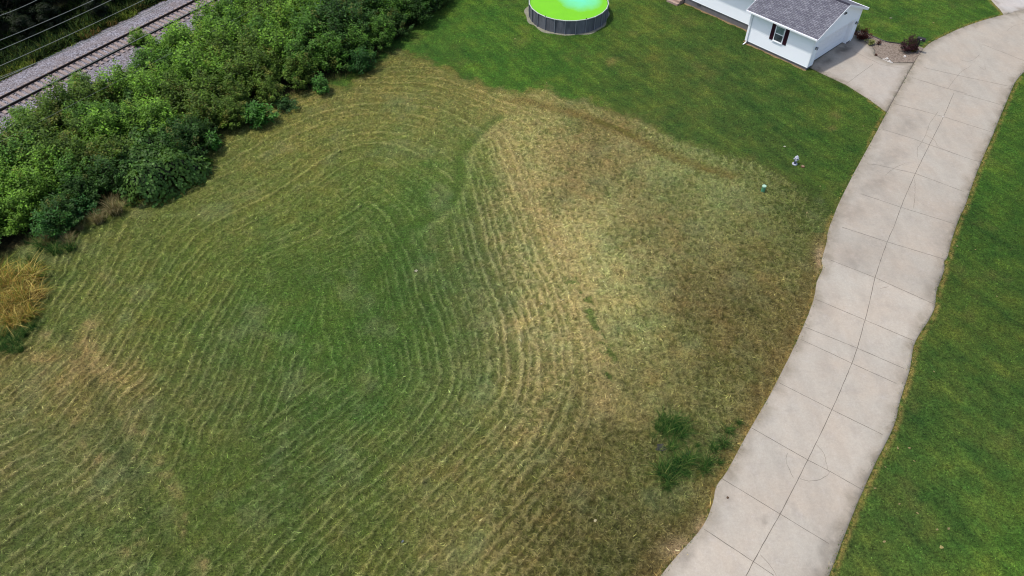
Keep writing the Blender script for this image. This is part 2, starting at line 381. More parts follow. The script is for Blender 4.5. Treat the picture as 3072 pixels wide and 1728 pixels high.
    for (cx, cy, r, s) in ((1835, 185, 20, .45), (2510, 345, 18, .3), (2495, 385, 12, .4), (1560, 125, 26, .2), (2100, 200, 26, .15), (1900, 100, 16, .2)):
        k = (np.exp(-((px-cx+n1*14)**2+((py-cy+n3*10)*1.7)**2)/(r*r))*s)[:, None]; col = col*(1-k)+np.array(lin((150, 128, 78), KILL))*k
    for (cx, cy, rx, ry, s) in ((260, 1060, 40, 60, .8), (230, 1090, 30, 25, .8), (110, 1075, 60, 20, .5), (300, 1130, 40, 26, .6), (530, 1480, 25, 40, .3)):
        k = (np.exp(-(((px-cx)/rx)**2+((py-cy)/ry)**2)+n3*1.6+n1*.8)*s*.75).clip(0, .8)[:, None]; col = col*(1-k)+np.array(lin((176, 150, 98), KILL))*k
    # dry seam of soil and dead grass beside the road
    soil = np.exp(-((rd+.16)/.16)**2)*sstep(-.6, .1, rd)*np.clip(.6+n3*1.2, 0, 1)*.8
    soil[(px < 2600) & (py < 640)] *= .15
    k = soil[:, None]; col = col*(1-k)+np.array(lin((176, 148, 86), KILL))*k
    soil2 = sstep(1.0, 0, np.abs(rd+.45))*(px < 2480)*(py > 700); k = (soil2*.35)[:, None]; col = col*(1-k)+np.array(lin((122, 96, 60), KILL))*k
    for (cx, cy, rx, ry) in ((2460, 775, 14, 34), (2060, 1650, 60, 30), (2110, 1590, 26, 34)):
        k = (np.exp(-(((px-cx)/rx)**2+((py-cy)/ry)**2)+n3*.5)).clip(0, 1)[:, None]*.85; col = col*(1-k)+np.array(lin((176, 152, 118), KILL))*k
    hol = (np.exp(-(((px-2050)/110)**2+((py-1350)/95)**2)**1.2)*np.clip(.4+n3*1.3+n1*.9, 0, 1)*.7)[:, None]; col = col*(1-hol)+np.array(lin((74, 80, 44), KILL))*hol
    pb = GP(smooth_pl([(1500, 400), (1550, 520), (1598, 620), (1693, 763), (1760, 930), (1789, 1025), (1812, 1145), (1800, 1220)])); pbd = pl_dist(x, y, pb)
    k = (np.exp(-(pbd/(.85+.3*n1))**2)*np.clip(.55+.5*ragged+.3*n3, 0, 1)*.75*(1-green))[:, None]; col = col*(1-k)+np.array(lin((182, 160, 108), KILL))*k
    tk = GP(smooth_pl([(205, 1000), (240, 1075), (290, 1160), (338, 1266), (385, 1390), (432, 1519), (506, 1645), (560, 1760)])); tkd = pl_dist(x, y, tk)
    k = (np.exp(-(tkd/(.42+.15*n1))**2)*np.clip(.6+.5*ragged, 0, 1)*.6)[:, None]; col = col*(1-k)+np.array(lin((58, 78, 34), KILL))*k
    k = (np.exp(-((tkd-1.1)/.55)**2)*sstep(.05, .5, fbm(x, y, .7, 3, 1900, .6))*.6)[:, None]; col = col*(1-k)+np.array(lin((168, 148, 100), KILL))*k
    # litter under the thicket, weeds and ballast beyond
    un = sstep(-.3, .9, td+n1*.5)[:, None]; col = col*(1-un)+np.array(lin((70, 66, 42), KILL))*un
    bal = (sstep(4.2, 3.4, np.abs(st_t+.5)+n1*.5))[:, None]
    far = (sstep(-3.2, -4.0, st_t+n1*.6))[:, None]*(1-bal)
    col = col*(1-far)+np.array(lin((92, 84, 50), KILL))*far
    far2 = (sstep(-5.0, -6.2, st_t+n1*.6))[:, None]; col = col*(1-far2)+np.array(lin((52, 56, 32), KILL))*far2
    # bare earth strip at the garage foot
    # ---- relief
    z = n2*.03+n1*.012
    z += ridge*.05*(.7+.6*clump)+hay*(.055+.04*clump)+strawm*fm*(mat-.5)*.11+n3*.012+ragged*.022*fm
    z += stripes2*fm*(clump-.5)*.04
    z -= brown*fm*.05+np.exp(-(tr_d/.5)**2)*.03
    z -= np.exp(-(tkd/.4)**2)*.05*fm
    nr = sstep(-1.2, -.15, rd); z = z*(1-nr)+.02*nr; z = np.where(rd > .12, -.06, z)
    z = np.where(sdist(x, y, bed_g) > -.1, -.03, z)
    emb = sstep(5.2, 2.4, np.abs(st_t)); z = z*(1-emb)-.02*emb
    attrs = dict(turf=np.concatenate([col, np.ones((len(x), 1))], 1), hay=np.clip(hay, 0, 1), mown=fm*(1-un[:, 0]))
    me = mesh_np('ground', np.stack([x, y, z], 1), F, attrs, smooth=True)
    global GD; GD = dict(x=x, y=y, z=z, col=col, hay=hay, fm=fm, rd=rd, td=td, far=far[:, 0]+bal[:, 0], bed=sdist(x, y, bed_g), ang=right)
    return me

def mat_turf():
    m = N('turf', .9); m.b.inputs['Specular IOR Level'].default_value = .12
    c = m.coord(); base = m.attr('turf', 'Color'); hay = m.attr('hay'); mown = m.attr('mown')
    f1 = m.noise(c, 7.5, 4, .7); f2 = m.noise(c, 20, 3, .7); f3 = m.noise(c, 1.3, 4, .6)
    lawnst = m.noise(m.mapping(c, (1, .16, 1), (0, 0, R(52))), 3.2, 4, .65)
    # grain of blades: wide swing where hay lies, finer in lawn
    g = m.math('ADD', m.math('MULTIPLY_ADD', f1, 1.5, -.75), m.math('MULTIPLY_ADD', f2, 1.3, -.65))
    k = m.math('MULTIPLY_ADD', g, 2.0, 1.0)
    k = m.math('MAXIMUM', k, .25)
    col = m.scale(base, k)
    # streaks in the lawns
    # warm / cool drift
    col = m.mix(m.math('MULTIPLY', m.ramp(f3, [(.4, 0), (.62, 1)]), .22), col, m.mix(1, col, (1.35, 1.02, .75), 'MULTIPLY'))
    # dark gaps between clumps of cut grass
    q = m.noise(m.mapping(c, (1, 1.7, 1), (0, 0, R(25))), 4.4, 5, .72, .8)
    hole = m.ramp(q, [(.30, 1), (.42, 0)])
    col = m.mix(m.math('MULTIPLY', m.math('MULTIPLY', hole, m.math('MULTIPLY_ADD', hay, .75, .3)), mown), col, lin((62, 60, 28), KILL))
    wisp = m.ramp(m.noise(m.mapping(c, (1, 2.2, 1), (0, 0, R(-30))), 7.0, 4, .75, .6), [(.56, 0), (.70, 1)])
    col = m.mix(m.math('MULTIPLY', m.math('MULTIPLY', wisp, m.math('MULTIPLY_ADD', hay, .45, .12)), mown), col, lin((206, 192, 140), KILL))
    m.color(col)
    h = m.math('ADD', m.math('MULTIPLY', f1, 1.0), m.math('MULTIPLY', f2, .55))
    m.bump(h, .10, .85)
    return m.m
M_TURF = mat_turf()
gme = build_ground()
ground = link_mesh('ground', gme, M_TURF, kind='structure')
# land beyond the survey, down to the horizon
def land():
    m = N('far_turf', .95); c = m.coord(); f = m.noise(c, .05, 5); g2 = m.noise(c, 1.5, 4)
    m.color(m.mix(g2, m.mix(f, lin((78, 108, 46), KILL), lin((104, 112, 62), KILL)), lin((82, 98, 46), KILL)))
    mb = MB(); S = 1500
    mb.quad((-S, -S, -.12), (S, -S, -.12), (S, S, -.12), (-S, S, -.12))
    mb.build('terrain', m.m, kind='structure')
land()

# =================================================================== CONCRETE
def mat_concrete(name, base, warm=1.0):
    m = N(name, .85); c = m.coord()
    f = m.noise(c, .35, 5, .6); f2 = m.noise(c, 1.1, 6, .65, .6); f3 = m.noise(c, 30, 3, .6); f4 = m.noise(m.mapping(c, (1, .35, 1), (0, 0, R(-28))), .8, 5, .6)
    col = m.mix(m.ramp(f, [(.38, 0), (.66, 1)]), lin(base, KILL), m.mix(1, lin(base, KILL), (1.04, .98, .94), 'MULTIPLY'))
    col = m.mix(m.math('MULTIPLY', m.ramp(f4, [(.46, 0), (.74, 1)]), .30), col, lin((158, 149, 136), KILL))
    col = m.mix(m.math('MULTIPLY', m.ramp(f2, [(.5, 0), (.75, 1)]), .4), col, lin((168, 160, 149), KILL))
    col = m.mix(m.math('MULTIPLY', m.ramp(m.noise(c, 2.2, 6, .75), [(.54, 0), (.72, 1)]), .35), col, lin((216, 206, 196), KILL))
    # grime towards the grassed margins
    e = m.attr('margin'); col = m.mix(m.math('MULTIPLY', e, m.ramp(f2, [(.3, .15), (.6, .9)])), col, lin((156, 145, 126), KILL))
    col = m.mix(m.math('MULTIPLY', m.attr('age'), .75), col, m.mix(1, col, (.74, .73, .72), 'MULTIPLY'))
    e2 = m.attr('stain'); col = m.mix(e2, col, lin((84, 78, 70), KILL))
    col = m.scale(col, m.math('MULTIPLY_ADD', m.noise(c, 9, 5, .8), .50, .75)); col = m.scale(col, m.math('MULTIPLY_ADD', f3, .3, .85))
    trk = m.noise(m.mapping(c, (1, .12, 1), (0, 0, R(-30))), 1.6, 5, .7); col = m.mix(m.math('MULTIPLY', m.ramp(trk, [(.48, 0), (.7, 1)]), .16), col, lin((150, 141, 130), KILL))
    m.color(col); m.bump(f3, .012, .5); return m.m
M_CONC = mat_concrete('road_concrete', (197, 189, 174)); M_CONC2 = mat_concrete('drive_concrete', (200, 192, 179)); M_CONC3 = mat_concrete('pale_concrete', (214, 210, 204))
JT = [[(2646, 390), (2787, 437), (2941, 488)], [(2600, 494), (2745, 523), (2892, 578)], [(2582, 584), (2701, 624), (2864, 675)], [(2525, 684), (2660, 728), (2831, 780)], [(2491, 783), (2624, 835), (2803, 916)],
      [(2443, 899), (2595, 963), (2743, 1026)], [(2401, 1021), (2555, 1093), (2688, 1153)], [(2337, 1151), (2500, 1234), (2646, 1306)], [(2254, 1286), (2422, 1382), (2590, 1474)], [(2165, 1438), (2339, 1544), (2485, 1633)], [(2112, 1590), (2259, 1687), (2320, 1728)]]
AGE = [.62, .50, .74, .58, .72, .16, .30, .42, .26, .36, .22, .0]
def age_f(x, y):
    """each bay of slabs was poured in its own batch"""
    a = np.full(len(x), AGE[0])
    for j, J in enumerate(JT):
        (ax, ay), (bx, by) = G(*J[0]), G(*J[-1]); sd = (x-ax)*(by-ay)-(y-ay)*(bx-ax); a = np.where((sd > 0) & (y < 60) , AGE[j+1], a)
    return a
def slab(name, poly, mat, top, thick=.12, step=.24, margin_w=.8, stains=(), parent=None, rag=0.0):
    from mathutils.geometry import delaunay_2d_cdt
    Q = []
    for (ax, ay), (bx, by) in zip(poly, poly[1:]+[poly[0]]):
        n_ = max(1, int(math.hypot(bx-ax, by-ay)/.3))
        for i in range(n_): Q.append((ax+(bx-ax)*i/n_, ay+(by-ay)*i/n_))
    Q = np.array(Q); nn = perlin(Q[:, 0]*.9, Q[:, 1]*.9)*rag+perlin(Q[:, 0]*3.1, Q[:, 1]*3.1)*rag*.5
    Q = Q+np.stack([nn, nn*.3], 1); P = Q; x0, y0 = P.min(0); x1, y1 = P.max(0)
    x0 = max(x0, -60); x1 = min(x1, 62); y0 = max(y0, 5); y1 = min(y1, 95)
    X, Y = np.meshgrid(np.arange(x0, x1, step), np.arange(y0, y1, step)); X = X.ravel()+rng.uniform(-.02, .02, X.size); Y = Y.ravel()
    poly = [tuple(q) for q in Q]; k_ = inside(X, Y, poly); X, Y = X[k_], Y[k_]; k_ = pl_dist(X, Y, poly+[poly[0]]) > .08; X, Y = X[k_], Y[k_]
    vs = [Vector(q) for q in poly]+[Vector((a_, b_)) for a_, b_ in zip(X, Y)]; m_ = len(poly)
    vo, eo, fo, *_ = delaunay_2d_cdt(vs, [(i, (i+1) % m_) for i in range(m_)], [list(range(m_))], 1, 1e-5)
    F = np.array([f for f in fo if len(f) == 3]); V2 = np.array([tuple(v) for v in vo]); xf, yf = V2[:, 0], V2[:, 1]
    dv = pl_dist(xf, yf, list(poly)+[poly[0]]); marg = sstep(margin_w, 0, dv+perlin(xf*.9, yf*.9)*.4)
    st = np.zeros(len(xf)); ppx, ppy = PX(xf, yf)
    for (cx, cy, rx, ry, s, rot) in stains:
        cr, sr = math.cos(rot), math.sin(rot); ux = (ppx-cx)*cr+(ppy-cy)*sr; uy = -(ppx-cx)*sr+(ppy-cy)*cr
        st = np.maximum(st, np.clip(np.exp(-((ux/rx)**2+(uy/ry)**2))*(1+fbm(xf, yf, 3, 3, 20)*1.4), 0, 1)*s)
    V = np.stack([xf, yf, np.full(len(xf), top)], 1)
    me = mesh_np(name, V, F, dict(margin=marg, stain=st, age=age_f(xf, yf)))
    bm = bmesh.new(); bm.from_mesh(me)
    be = [ed for ed in bm.edges if len(ed.link_faces) == 1]
    r = bmesh.ops.extrude_edge_only(bm, edges=be)
    bmesh.ops.translate(bm, verts=[g_ for g_ in r['geom'] if isinstance(g_, bmesh.types.BMVert)], vec=(0, 0, -thick))
    bm.to_mesh(me); bm.free()
    return link_mesh(name, me, mat, parent, kind='structure')
TOP = .07
road = slab('road', road_poly, M_CONC, TOP, rag=.022, stains=((2180, 1494, 4, 4, .9, 0), (2290, 1560, 4, 28, .45, -.55), (2840, 690, 40, 70, .18, .4), (2820, 850, 40, 60, .2, .3), (2790, 1060, 40, 60, .2, .4),
      (2480, 1690, 60, 120, .35, .5), (2600, 1450, 30, 80, .3, .5), (2720, 380, 50, 26, .25, -.4), (2660, 480, 60, 30, .25, -.5), (2620, 560, 60, 22, .25, -.5), (2560, 640, 60, 26, .25, -.4), (2570, 770, 40, 50, .22, 0),
      (2560, 1046, 4, 10, .3, .3), (2060, 1670, 14, 30, .5, .5), (2480, 920, 30, 60, .15, .3)))
drv = slab('driveway', apron_g, M_CONC2, TOP-.008, stains=((2530, 150, 26, 11, .75, -.35), (2484, 184, 20, 8, .6, -.35), (2456, 207, 14, 6, .5, -.3), (2545, 140, 16, 6, .5, -.4)))
drv2 = slab('side_street', drive2_g, M_CONC3, TOP-.012)

# joints and cracks: thin dark fillets on the slabs
M_JOINT = plain('joint_filler', lin((112, 103, 93), KILL), .9, .3, 12)
M_CRACK = plain('crack_dirt', lin((124, 113, 101), KILL), .9, .4, 14)
def ribbon(mb, pts, wd, z, jit=0.0, seg=.25):
    P = [Vector((*p, 0)) for p in pts]; L = []
    for a, b in zip(P[:-1], P[1:]):
        n = max(1, int((b-a).length/seg))
        for i in range(n): L.append(a.lerp(b, i/n))
    L.append(P[-1]); out = []
    for i, p in enumerate(L):
        t = (L[min(i+1, len(L)-1)]-L[max(i-1, 0)]); t.normalize(); n = Vector((-t.y, t.x, 0))
        p = p+n*random.uniform(-jit, jit); ww = wd*random.uniform(.65, 1.25)/2
        out.append((p-n*ww, p+n*ww))
    for (a, b), (c, d) in zip(out[:-1], out[1:]):
        mb.quad((a.x, a.y, z), (b.x, b.y, z), (d.x, d.y, z), (c.x, c.y, z))
center = [(2861, 280), (2831, 349), (2798, 415), (2787, 437), (2745, 523), (2701, 625), (2682, 680), (2660, 729), (2624, 835), (2606, 916), (2593, 964), (2566, 1060), (2530, 1150), (2486, 1250), (2422, 1382), (2339, 1544), (2259, 1687), (2150, 1900)]
mb = MB(); ribbon(mb, GP(smooth_pl(center, 3)), .028, TOP+.004, .008); mb.build('center_joint', M_JOINT, road)
mb = MB(); ribbon(mb, GP([(2768, 150), (2744, 184), (2659, 338)]), .05, TOP+.004, .012); mb.build('curb_joint', M_JOINT, road)
for J in ([(2892, 285), (2999, 316)], [(2679, 313), (2781, 339), (2831, 353), (2975, 399)], [(2646, 390), (2740, 419), (2787, 437), (2919, 483), (2941, 488)], [(2600, 494), (2635, 498), (2745, 523), (2892, 578)],
          [(2582, 584), (2701, 624), (2864, 675)], [(2525, 684), (2660, 728), (2831, 780)], [(2491, 783), (2624, 835), (2803, 916)], [(2443, 899), (2595, 963), (2743, 1026)], [(2415, 984), (2571, 1047), (2711, 1108)],
          [(2401, 1021), (2491, 1062), (2555, 1093), (2688, 1153)], [(2337, 1151), (2500, 1234), (2646, 1306)], [(2254, 1286), (2422, 1382), (2491, 1418), (2590, 1474)], [(2165, 1438), (2339, 1544), (2485, 1633)],
          [(2112, 1590), (2259, 1687), (2320, 1728)], [(2735, 235), (2820, 262), (2900, 284)], [(2945, 135), (3010, 160), (3072, 185)], [(2770, 205), (2880, 230), (3030, 262)]):
    mb = MB(); ribbon(mb, GP(J), .026, TOP+.0045, .006); mb.build('cross_joint', M_JOINT, road)
for Cc in ([(2448, 1336), (2471, 1365), (2480, 1408), (2485, 1422), (2460, 1440), (2425, 1445), (2399, 1438)], [(2362, 1362), (2358, 1389), (2379, 1435)], [(2938, 166), (2911, 186), (2884, 184)], [(2911, 200), (2877, 223), (2843, 267)],
           [(2814, 335), (2801, 355), (2787, 374), (2776, 407), (2762, 432), (2752, 446), (2751, 473)], [(2776, 407), (2803, 424), (2814, 443), (2848, 457)], [(2743, 542), (2744, 584), (2739, 628)], [(2715, 493), (2685, 505), (2654, 528)],
           [(2280, 1666), (2310, 1699), (2326, 1728), (2335, 1760)], [(3020, 95), (3040, 80), (3072, 73)], [(3045, 40), (3055, 55), (3072, 66)], [(2953, 195), (2954, 213), (2935, 200)], [(2640, 868), (2665, 862)]):
    P = smooth_pl(Cc, 3); mb = MB(); ribbon(mb, GP(P), .016, TOP+.005, .02, .12); mb.build('crack', M_CRACK, road)
mb = MB(); ribbon(mb, GP([(2538, 254), (2575, 226), (2618, 195)]), .022, TOP-.004, .004); ribbon(mb, GP([(2560, 156), (2640, 195), (2742, 214)]), .02, TOP-.004, .004); mb.build('drive_joint', M_CRACK, drv)

# planting bed of mulch beside the drive
mm = N('mulch', .95); c = mm.coord(); mm.color(mm.mix(mm.ramp(mm.noise(c, 9, 4, .7), [(.35, 0), (.65, 1)]), lin((112, 98, 86), KILL), lin((176, 160, 144), KILL))); mm.bump(mm.noise(c, 22, 4, .7), .05)
mb = MB(); mb.prism([p for p in GP(bed)], -.05, TOP-.02); mb.build('planting_bed', mm.m, kind='structure')

# =================================================================== LOOSE GRASS AND HAY (nobody could count the blades)
def leaf_mat(name, rough=.65, trans=.25, var=.5, spec=.25):
    m = N(name, rough); m.b.inputs['Specular IOR Level'].default_value = spec
    col = m.attr('tint', 'Color'); m.color(col)
    if trans:
        tr = m.new('ShaderNodeBsdfTranslucent'); m.link(m.mix(1, col, (1.25, 1.25, .6), 'MULTIPLY'), tr.inputs[0])
        mx = m.new('ShaderNodeMixShader'); mx.inputs[0].default_value = trans
        m.link(m.b.outputs[0], mx.inputs[1]); m.link(tr.outputs[0], mx.inputs[2])
        out = m.t.nodes['Material Output']; m.link(mx.outputs[0], out.inputs[0])
    return m.m
M_BLADE = leaf_mat('grass_blades', .8, .15, spec=.1)
def blade_mesh(name, px_, py_, pz_, L, wd, az, tilt, col):
    """one tapered bent blade (2 tris) per entry"""
    n = len(px_); dx, dy = np.cos(az), np.sin(az); ch, sh = np.cos(tilt), np.sin(tilt)
    bx, by = -dy*wd/2, dx*wd/2
    base = np.stack([px_, py_, pz_], 1)
    side = np.stack([bx, by, np.zeros(n)], 1)
    mid = base+np.stack([dx*ch*L*.55, dy*ch*L*.55, sh*L*.62], 1)
    tip = base+np.stack([dx*ch*L, dy*ch*L, sh*L*.85], 1)
    V = np.stack([base-side, base+side, mid+side*.8, mid-side*.8, tip], 1).reshape(-1, 3)
    i = np.arange(n)*5; F1 = np.stack([i, i+1, i+2, i+3], 1)
    F2 = np.stack([i+3, i+2, i+4, i+4], 1)
    me = bpy.data.meshes.new(name); nl = n*7
    me.vertices.add(n*5); me.vertices.foreach_set('co', V.astype(np.float32).ravel())
    lv = np.concatenate([F1, F2[:, :3]], 1).ravel(); me.loops.add(nl); me.loops.foreach_set('vertex_index', lv.astype(np.int32))
    ls = np.stack([np.arange(n)*7, np.arange(n)*7+4], 1).ravel()
    me.polygons.add(n*2); me.polygons.foreach_set('loop_start', ls.astype(np.int32)); me.update(calc_edges=True)
    at = me.attributes.new('tint', 'FLOAT_COLOR', 'POINT')
    c4 = np.concatenate([col, np.ones((n, 1))], 1); at.data.foreach_set('color', np.repeat(c4, 5, 0).astype(np.float32).ravel())
    return me
def scatter_blades():
    n0 = 520000
    D = GD; k = rng.integers(0, len(D['x']), int(n0*1.35))
    ok = (D['rd'][k] < -.02) & (D['td'][k] < .6) & (D['far'][k] < .3) & (D['bed'][k] < -.05); k = k[ok][:n0]
    n = len(k); X = D['x'][k]+rng.uniform(-STEP/2, STEP/2, n); Y = D['y'][k]+rng.uniform(-STEP/2, STEP/2, n)
    hay = D['hay'][k]; fm = D['fm'][k]
    flat = rng.random(n) < (.25+.75*np.clip(hay*1.3, 0, 1))*fm
    tilt = np.where(flat, rng.uniform(0, .45, n), rng.uniform(.5, 1.35, n))
    L = np.where(flat, rng.uniform(.09, .26, n), rng.uniform(.05, .12, n)); wd = np.where(flat, rng.uniform(.012, .030, n), rng.uniform(.012, .026, n))
    az = rng.uniform(0, 2*np.pi, n)
    f = np.exp(rng.normal(.0, .55, n))[:, None]
    col = D['col'][k]*f
    pale = (rng.random(n) < .04+.24*hay)[:, None]*fm[:, None]; pc = (D['col'][k]*.9+np.array(lin((120, 112, 80), KILL))*.5)*rng.uniform(1.0, 1.5, (n, 1))
    col = col*(1-pale)+pc*pale
    me = blade_mesh('grass', X, Y, D['z'][k]+np.where(flat, rng.uniform(.0, .05, n)*(.4+hay), -.005), L, wd, az, tilt, np.clip(col, 0, .9))
    link_mesh('grass', me, M_BLADE, label='mown turf blades and loose hay lying over lawns and field', cat='grass', kind='stuff')
scatter_blades()

# grass fringe along the road edge
def fringe():
    out = []
    P = []
    for pts, dens in ((GP(road_L), 60), (GP(road_R), 95), (GP(apron[:5]), 40), (GP([(2792, 129), (2826, 112), (2877, 88), (2945, 64), (3011, 46)]), 60)):
        for (x0, y0), (x1, y1) in zip(pts[:-1], pts[1:]):
            L = math.hypot(x1-x0, y1-y0)
            if y0 > 80 and y1 > 80: continue
            m = int(L*dens); t = rng.random(m); P.append(np.stack([x0+(x1-x0)*t, y0+(y1-y0)*t], 1))
    P = np.concatenate(P); X = P[:, 0]+rng.normal(0, .09, len(P)); Y = P[:, 1]+rng.normal(0, .09, len(P))
    patch = fbm(X, Y, 1.1, 3, 900) > -.05
    inbed = sdist(X, Y, bed_g) > -.1; inap = sdist(X, Y, apron_g) > .12; ok = patch & ~inbed & ~inap; X, Y = X[ok], Y[ok]; n = len(X)
    c1 = np.array(lin((70, 100, 40), KILL)); c2 = np.array(lin((172, 156, 92), KILL)); t = (rng.random(n) < np.where(Y > 44, .12, 1)*np.clip(.45+fbm(X, Y, .8, 2, 33), .1, .85))[:, None]
    col = (c1*(1-t)+c2*t)*np.exp(rng.normal(0, .3, n))[:, None]
    me = blade_mesh('edge_grass', X, Y, np.full(n, .03), rng.uniform(.07, .18, n), rng.uniform(.012, .024, n), rng.uniform(0, 6.28, n), rng.uniform(.2, 1.1, n), col)
    link_mesh('edge_grass', me, M_BLADE, label='ragged green and straw coloured grass fringe creeping over the road edges', cat='grass', kind='stuff')
fringe()

# =================================================================== HOUSE
HA = R(42.5); HX = Vector((math.cos(HA), math.sin(HA), 0)); HY = Vector((-math.sin(HA), math.cos(HA), 0)); H0 = Vector((*G(2418, 212), 0))
def HL(x, y, z=0): return H0+HX*x+HY*y+Vector((0, 0, z))
M_SIDE = plain('white_vinyl', (.91, .93, .95), .45, .02, 2)
M_TRIM = plain('white_trim', (.88, .89, .91), .4, .02, 2)
M_FOUND = plain('foundation_block', lin((128, 124, 124), KILL), .9, .22, 3, .01)
M_STEPC = plain('garage_slab', lin((150, 146, 140), KILL), .9, .2, 3, .005)
M_DARK = plain('black_metal', (.012, .012, .014), .45, .2, 8)
M_SHUT = plain('maroon_shutter', lin((62, 22, 42), KILL), .5, .1, 8)
def glass_mat(name, col):
    m = N(name, .08); c = m.coord(); m.color(m.mix(m.ramp(m.noise(c, 2.5, 3), [(.4, 0), (.6, 1)]), col, tuple(v*1.7 for v in col))); m.b.inputs['Specular IOR Level'].default_value = .6; return m.m
M_GLASS = glass_mat('window_glass', (.05, .06, .07)); M_BLIND = glass_mat('window_glass_blind', lin((128, 148, 148), KILL))
def shingles():
    m = N('shingles', .92); c = m.coord('UV')
    b = m.new('ShaderNodeTexBrick'); m.link(c, b.inputs['Vector']); b.offset = .5
    for k, v in (('Scale', 1), ('Mortar Size', .012), ('Brick Width', .32), ('Row Height', .145), ('Bias', -.1)): b.inputs[k].default_value = v
    b.inputs['Color1'].default_value = (*lin((138, 138, 146), KILL), 1); b.inputs['Color2'].default_value = (*lin((104, 103, 114), KILL), 1); b.inputs['Mortar'].default_value = (*lin((58, 56, 68), KILL), 1)
    f = m.noise(c, 1.4, 5, .65); f2 = m.noise(c, 14, 4, .7)
    col = m.scale(b.outputs[0], m.math('MULTIPLY_ADD', f, .8, .6)); col = m.scale(col, m.math('MULTIPLY_ADD', f2, .7, .65))
    m.color(col); m.bump(b.outputs[1], -.015, .8); return m.m
M_SHIN = shingles()
house = empty('white_house', tuple(H0), HA, label='white vinyl sided house with grey shingle roof and attached garage beside the street', cat='house')
def siding(name, p0, p1, z0, topf, parent, lap=.13):
    """laps between ground points p0,p1 (house coords), topf(s)->z upper limit, outward is to the right of p0->p1"""
    a = Vector((*p0, 0)); b = Vector((*p1, 0)); L = (b-a).length; e = (b-a)/L; n = Vector((e.y, -e.x, 0)); mb = MB()
    zmax = max(topf(s*L/40) for s in range(41)); z = z0
    while z < zmax-.005:
        z2 = min(z+lap, zmax)
        ss = [s*L/120 for s in range(121) if topf(s*L/120) >= z2-.001]
        if ss:
            s0, s1 = ss[0], ss[-1]
            A0, A1 = a+e*s0, a+e*s1
            mb.quad((A0+n*.026)+Vector((0, 0, z)), (A1+n*.026)+Vector((0, 0, z)), A1+n*.002+Vector((0, 0, z2)), A0+n*.002+Vector((0, 0, z2)))
            mb.quad(A0+n*.002+Vector((0, 0, z)), A1+n*.002+Vector((0, 0, z)), (A1+n*.026)+Vector((0, 0, z)), (A0+n*.026)+Vector((0, 0, z)))
        z = z2
    return mb
GW, GD_ = 6.86, 5.98; EAVE = 2.98; RP = .408; PEAK = EAVE+RP*GW/2
gt = lambda s: EAVE+RP*(GW/2-abs(s-GW/2))
# core walls (solid, behind the laps)
mb = MB()
mb.box(.0, .18, 0, GD_, .26, EAVE); mb.box(GW-.18, GW, 0, GD_, .06, EAVE)
wall = mb.build('wall', M_SIDE, house)
def gable(y0, y1, opening=None):
    mb = MB(); pts = [(0, .26), (GW, .26), (GW, EAVE), (GW/2, PEAK), (0, EAVE)]
    if opening is None:
        A = [(x, y0, z) for x, z in pts]; B = [(x, y1, z) for x, z in pts]; mb.poly(A); mb.poly(B[::-1])
        for i in range(5): j = (i+1) % 5; mb.quad(A[i], A[j], B[j], B[i])
    else:
        o0, o1, oz = opening
        mb.box(0, o0, y0, y1, .26, oz); mb.box(o1, GW, y0, y1, .26, oz)
        pts = [(0, oz), (GW, oz), (GW, EAVE), (GW/2, PEAK), (0, EAVE)]; A = [(x, y0, z) for x, z in pts]; B = [(x, y1, z) for x, z in pts]; mb.poly(A); mb.poly(B[::-1])
        for i in range(5): j = (i+1) % 5; mb.quad(A[i], A[j], B[j], B[i])
    return mb
OP = (.78, 6.07, 2.22)
gable(.006, .40, OP).build('gable_wall', M_SIDE, house); gable(GD_-.12, GD_-.004).build('gable_wall', M_SIDE, house)
siding('siding', (0, GD_), (0, 0), .26, lambda s: EAVE, house).build('siding', M_SIDE, house)
sb = MB()
for (a, b, z0, tf) in (((0, 0), (OP[0], 0), .26, lambda s: OP[2]), ((OP[1], 0), (GW, 0), .26, lambda s: OP[2])):
    q = siding('s', a, b, z0, tf, house); n = len(sb.v); sb.v += q.v; sb.f += [tuple(i+n for i in f) for f in q.f]
q = siding('s', (0, 0), (GW, 0), OP[2], gt, house); n = len(sb.v); sb.v += q.v; sb.f += [tuple(i+n for i in f) for f in q.f]
sb.build('siding', M_SIDE, house)
MB().box(.03, OP[0]-.002, .03, GD_-.05, -.06, .258).build('foundation', M_FOUND, house); MB().box(OP[1]+.002, GW-.03, .03, GD_-.05, -.06, .258).build('foundation', M_FOUND, house)
MB().box(OP[0], OP[1], .012, GD_-.06, -.06, .055).build('garage_floor', M_STEPC, house)
# corner boards
for (x0, x1, y0, y1, z1) in ((-.03, .09, -.03, .09, EAVE), (GW-.09, GW+.03, -.03, .09, EAVE), (-.03, .06, GD_-.07, GD_+.03, EAVE)):
    MB().box(x0, x1, y0, y1, .25, z1).build('corner_board', M_TRIM, house)
# garage door recessed in its opening
door = empty('garage_door', (0, 0, 0)); door.parent = house
mb = MB()
for i in range(4):
    z0 = .09+i*.535; mb.box(OP[0]+.06, OP[1]-.06, .345, .39, z0+.012, z0+.523)
    for j in range(8):
        x0 = OP[0]+.16+j*(OP[1]-OP[0]-.12)/8; mb.box(x0, x0+.44, .332, .347, z0+.11, z0+.42)
mb.build('door_panel', M_TRIM, door)
MB().box(OP[0]+.06, OP[1]-.06, .33, .40, .055, .098).build('bottom_seal', M_DARK, door)
MB().box(OP[0]-.0, OP[0]+.06, .02, .40, .10, OP[2]-.07).build('door_jamb', M_TRIM, door); MB().box(OP[1]-.06, OP[1], .02, .40, .10, OP[2]-.07).build('door_jamb', M_TRIM, door)
MB().box(OP[0]-.0, OP[1]+.0, .02, .40, OP[2]-.07, OP[2]-.004).build('door_header', M_TRIM, door)
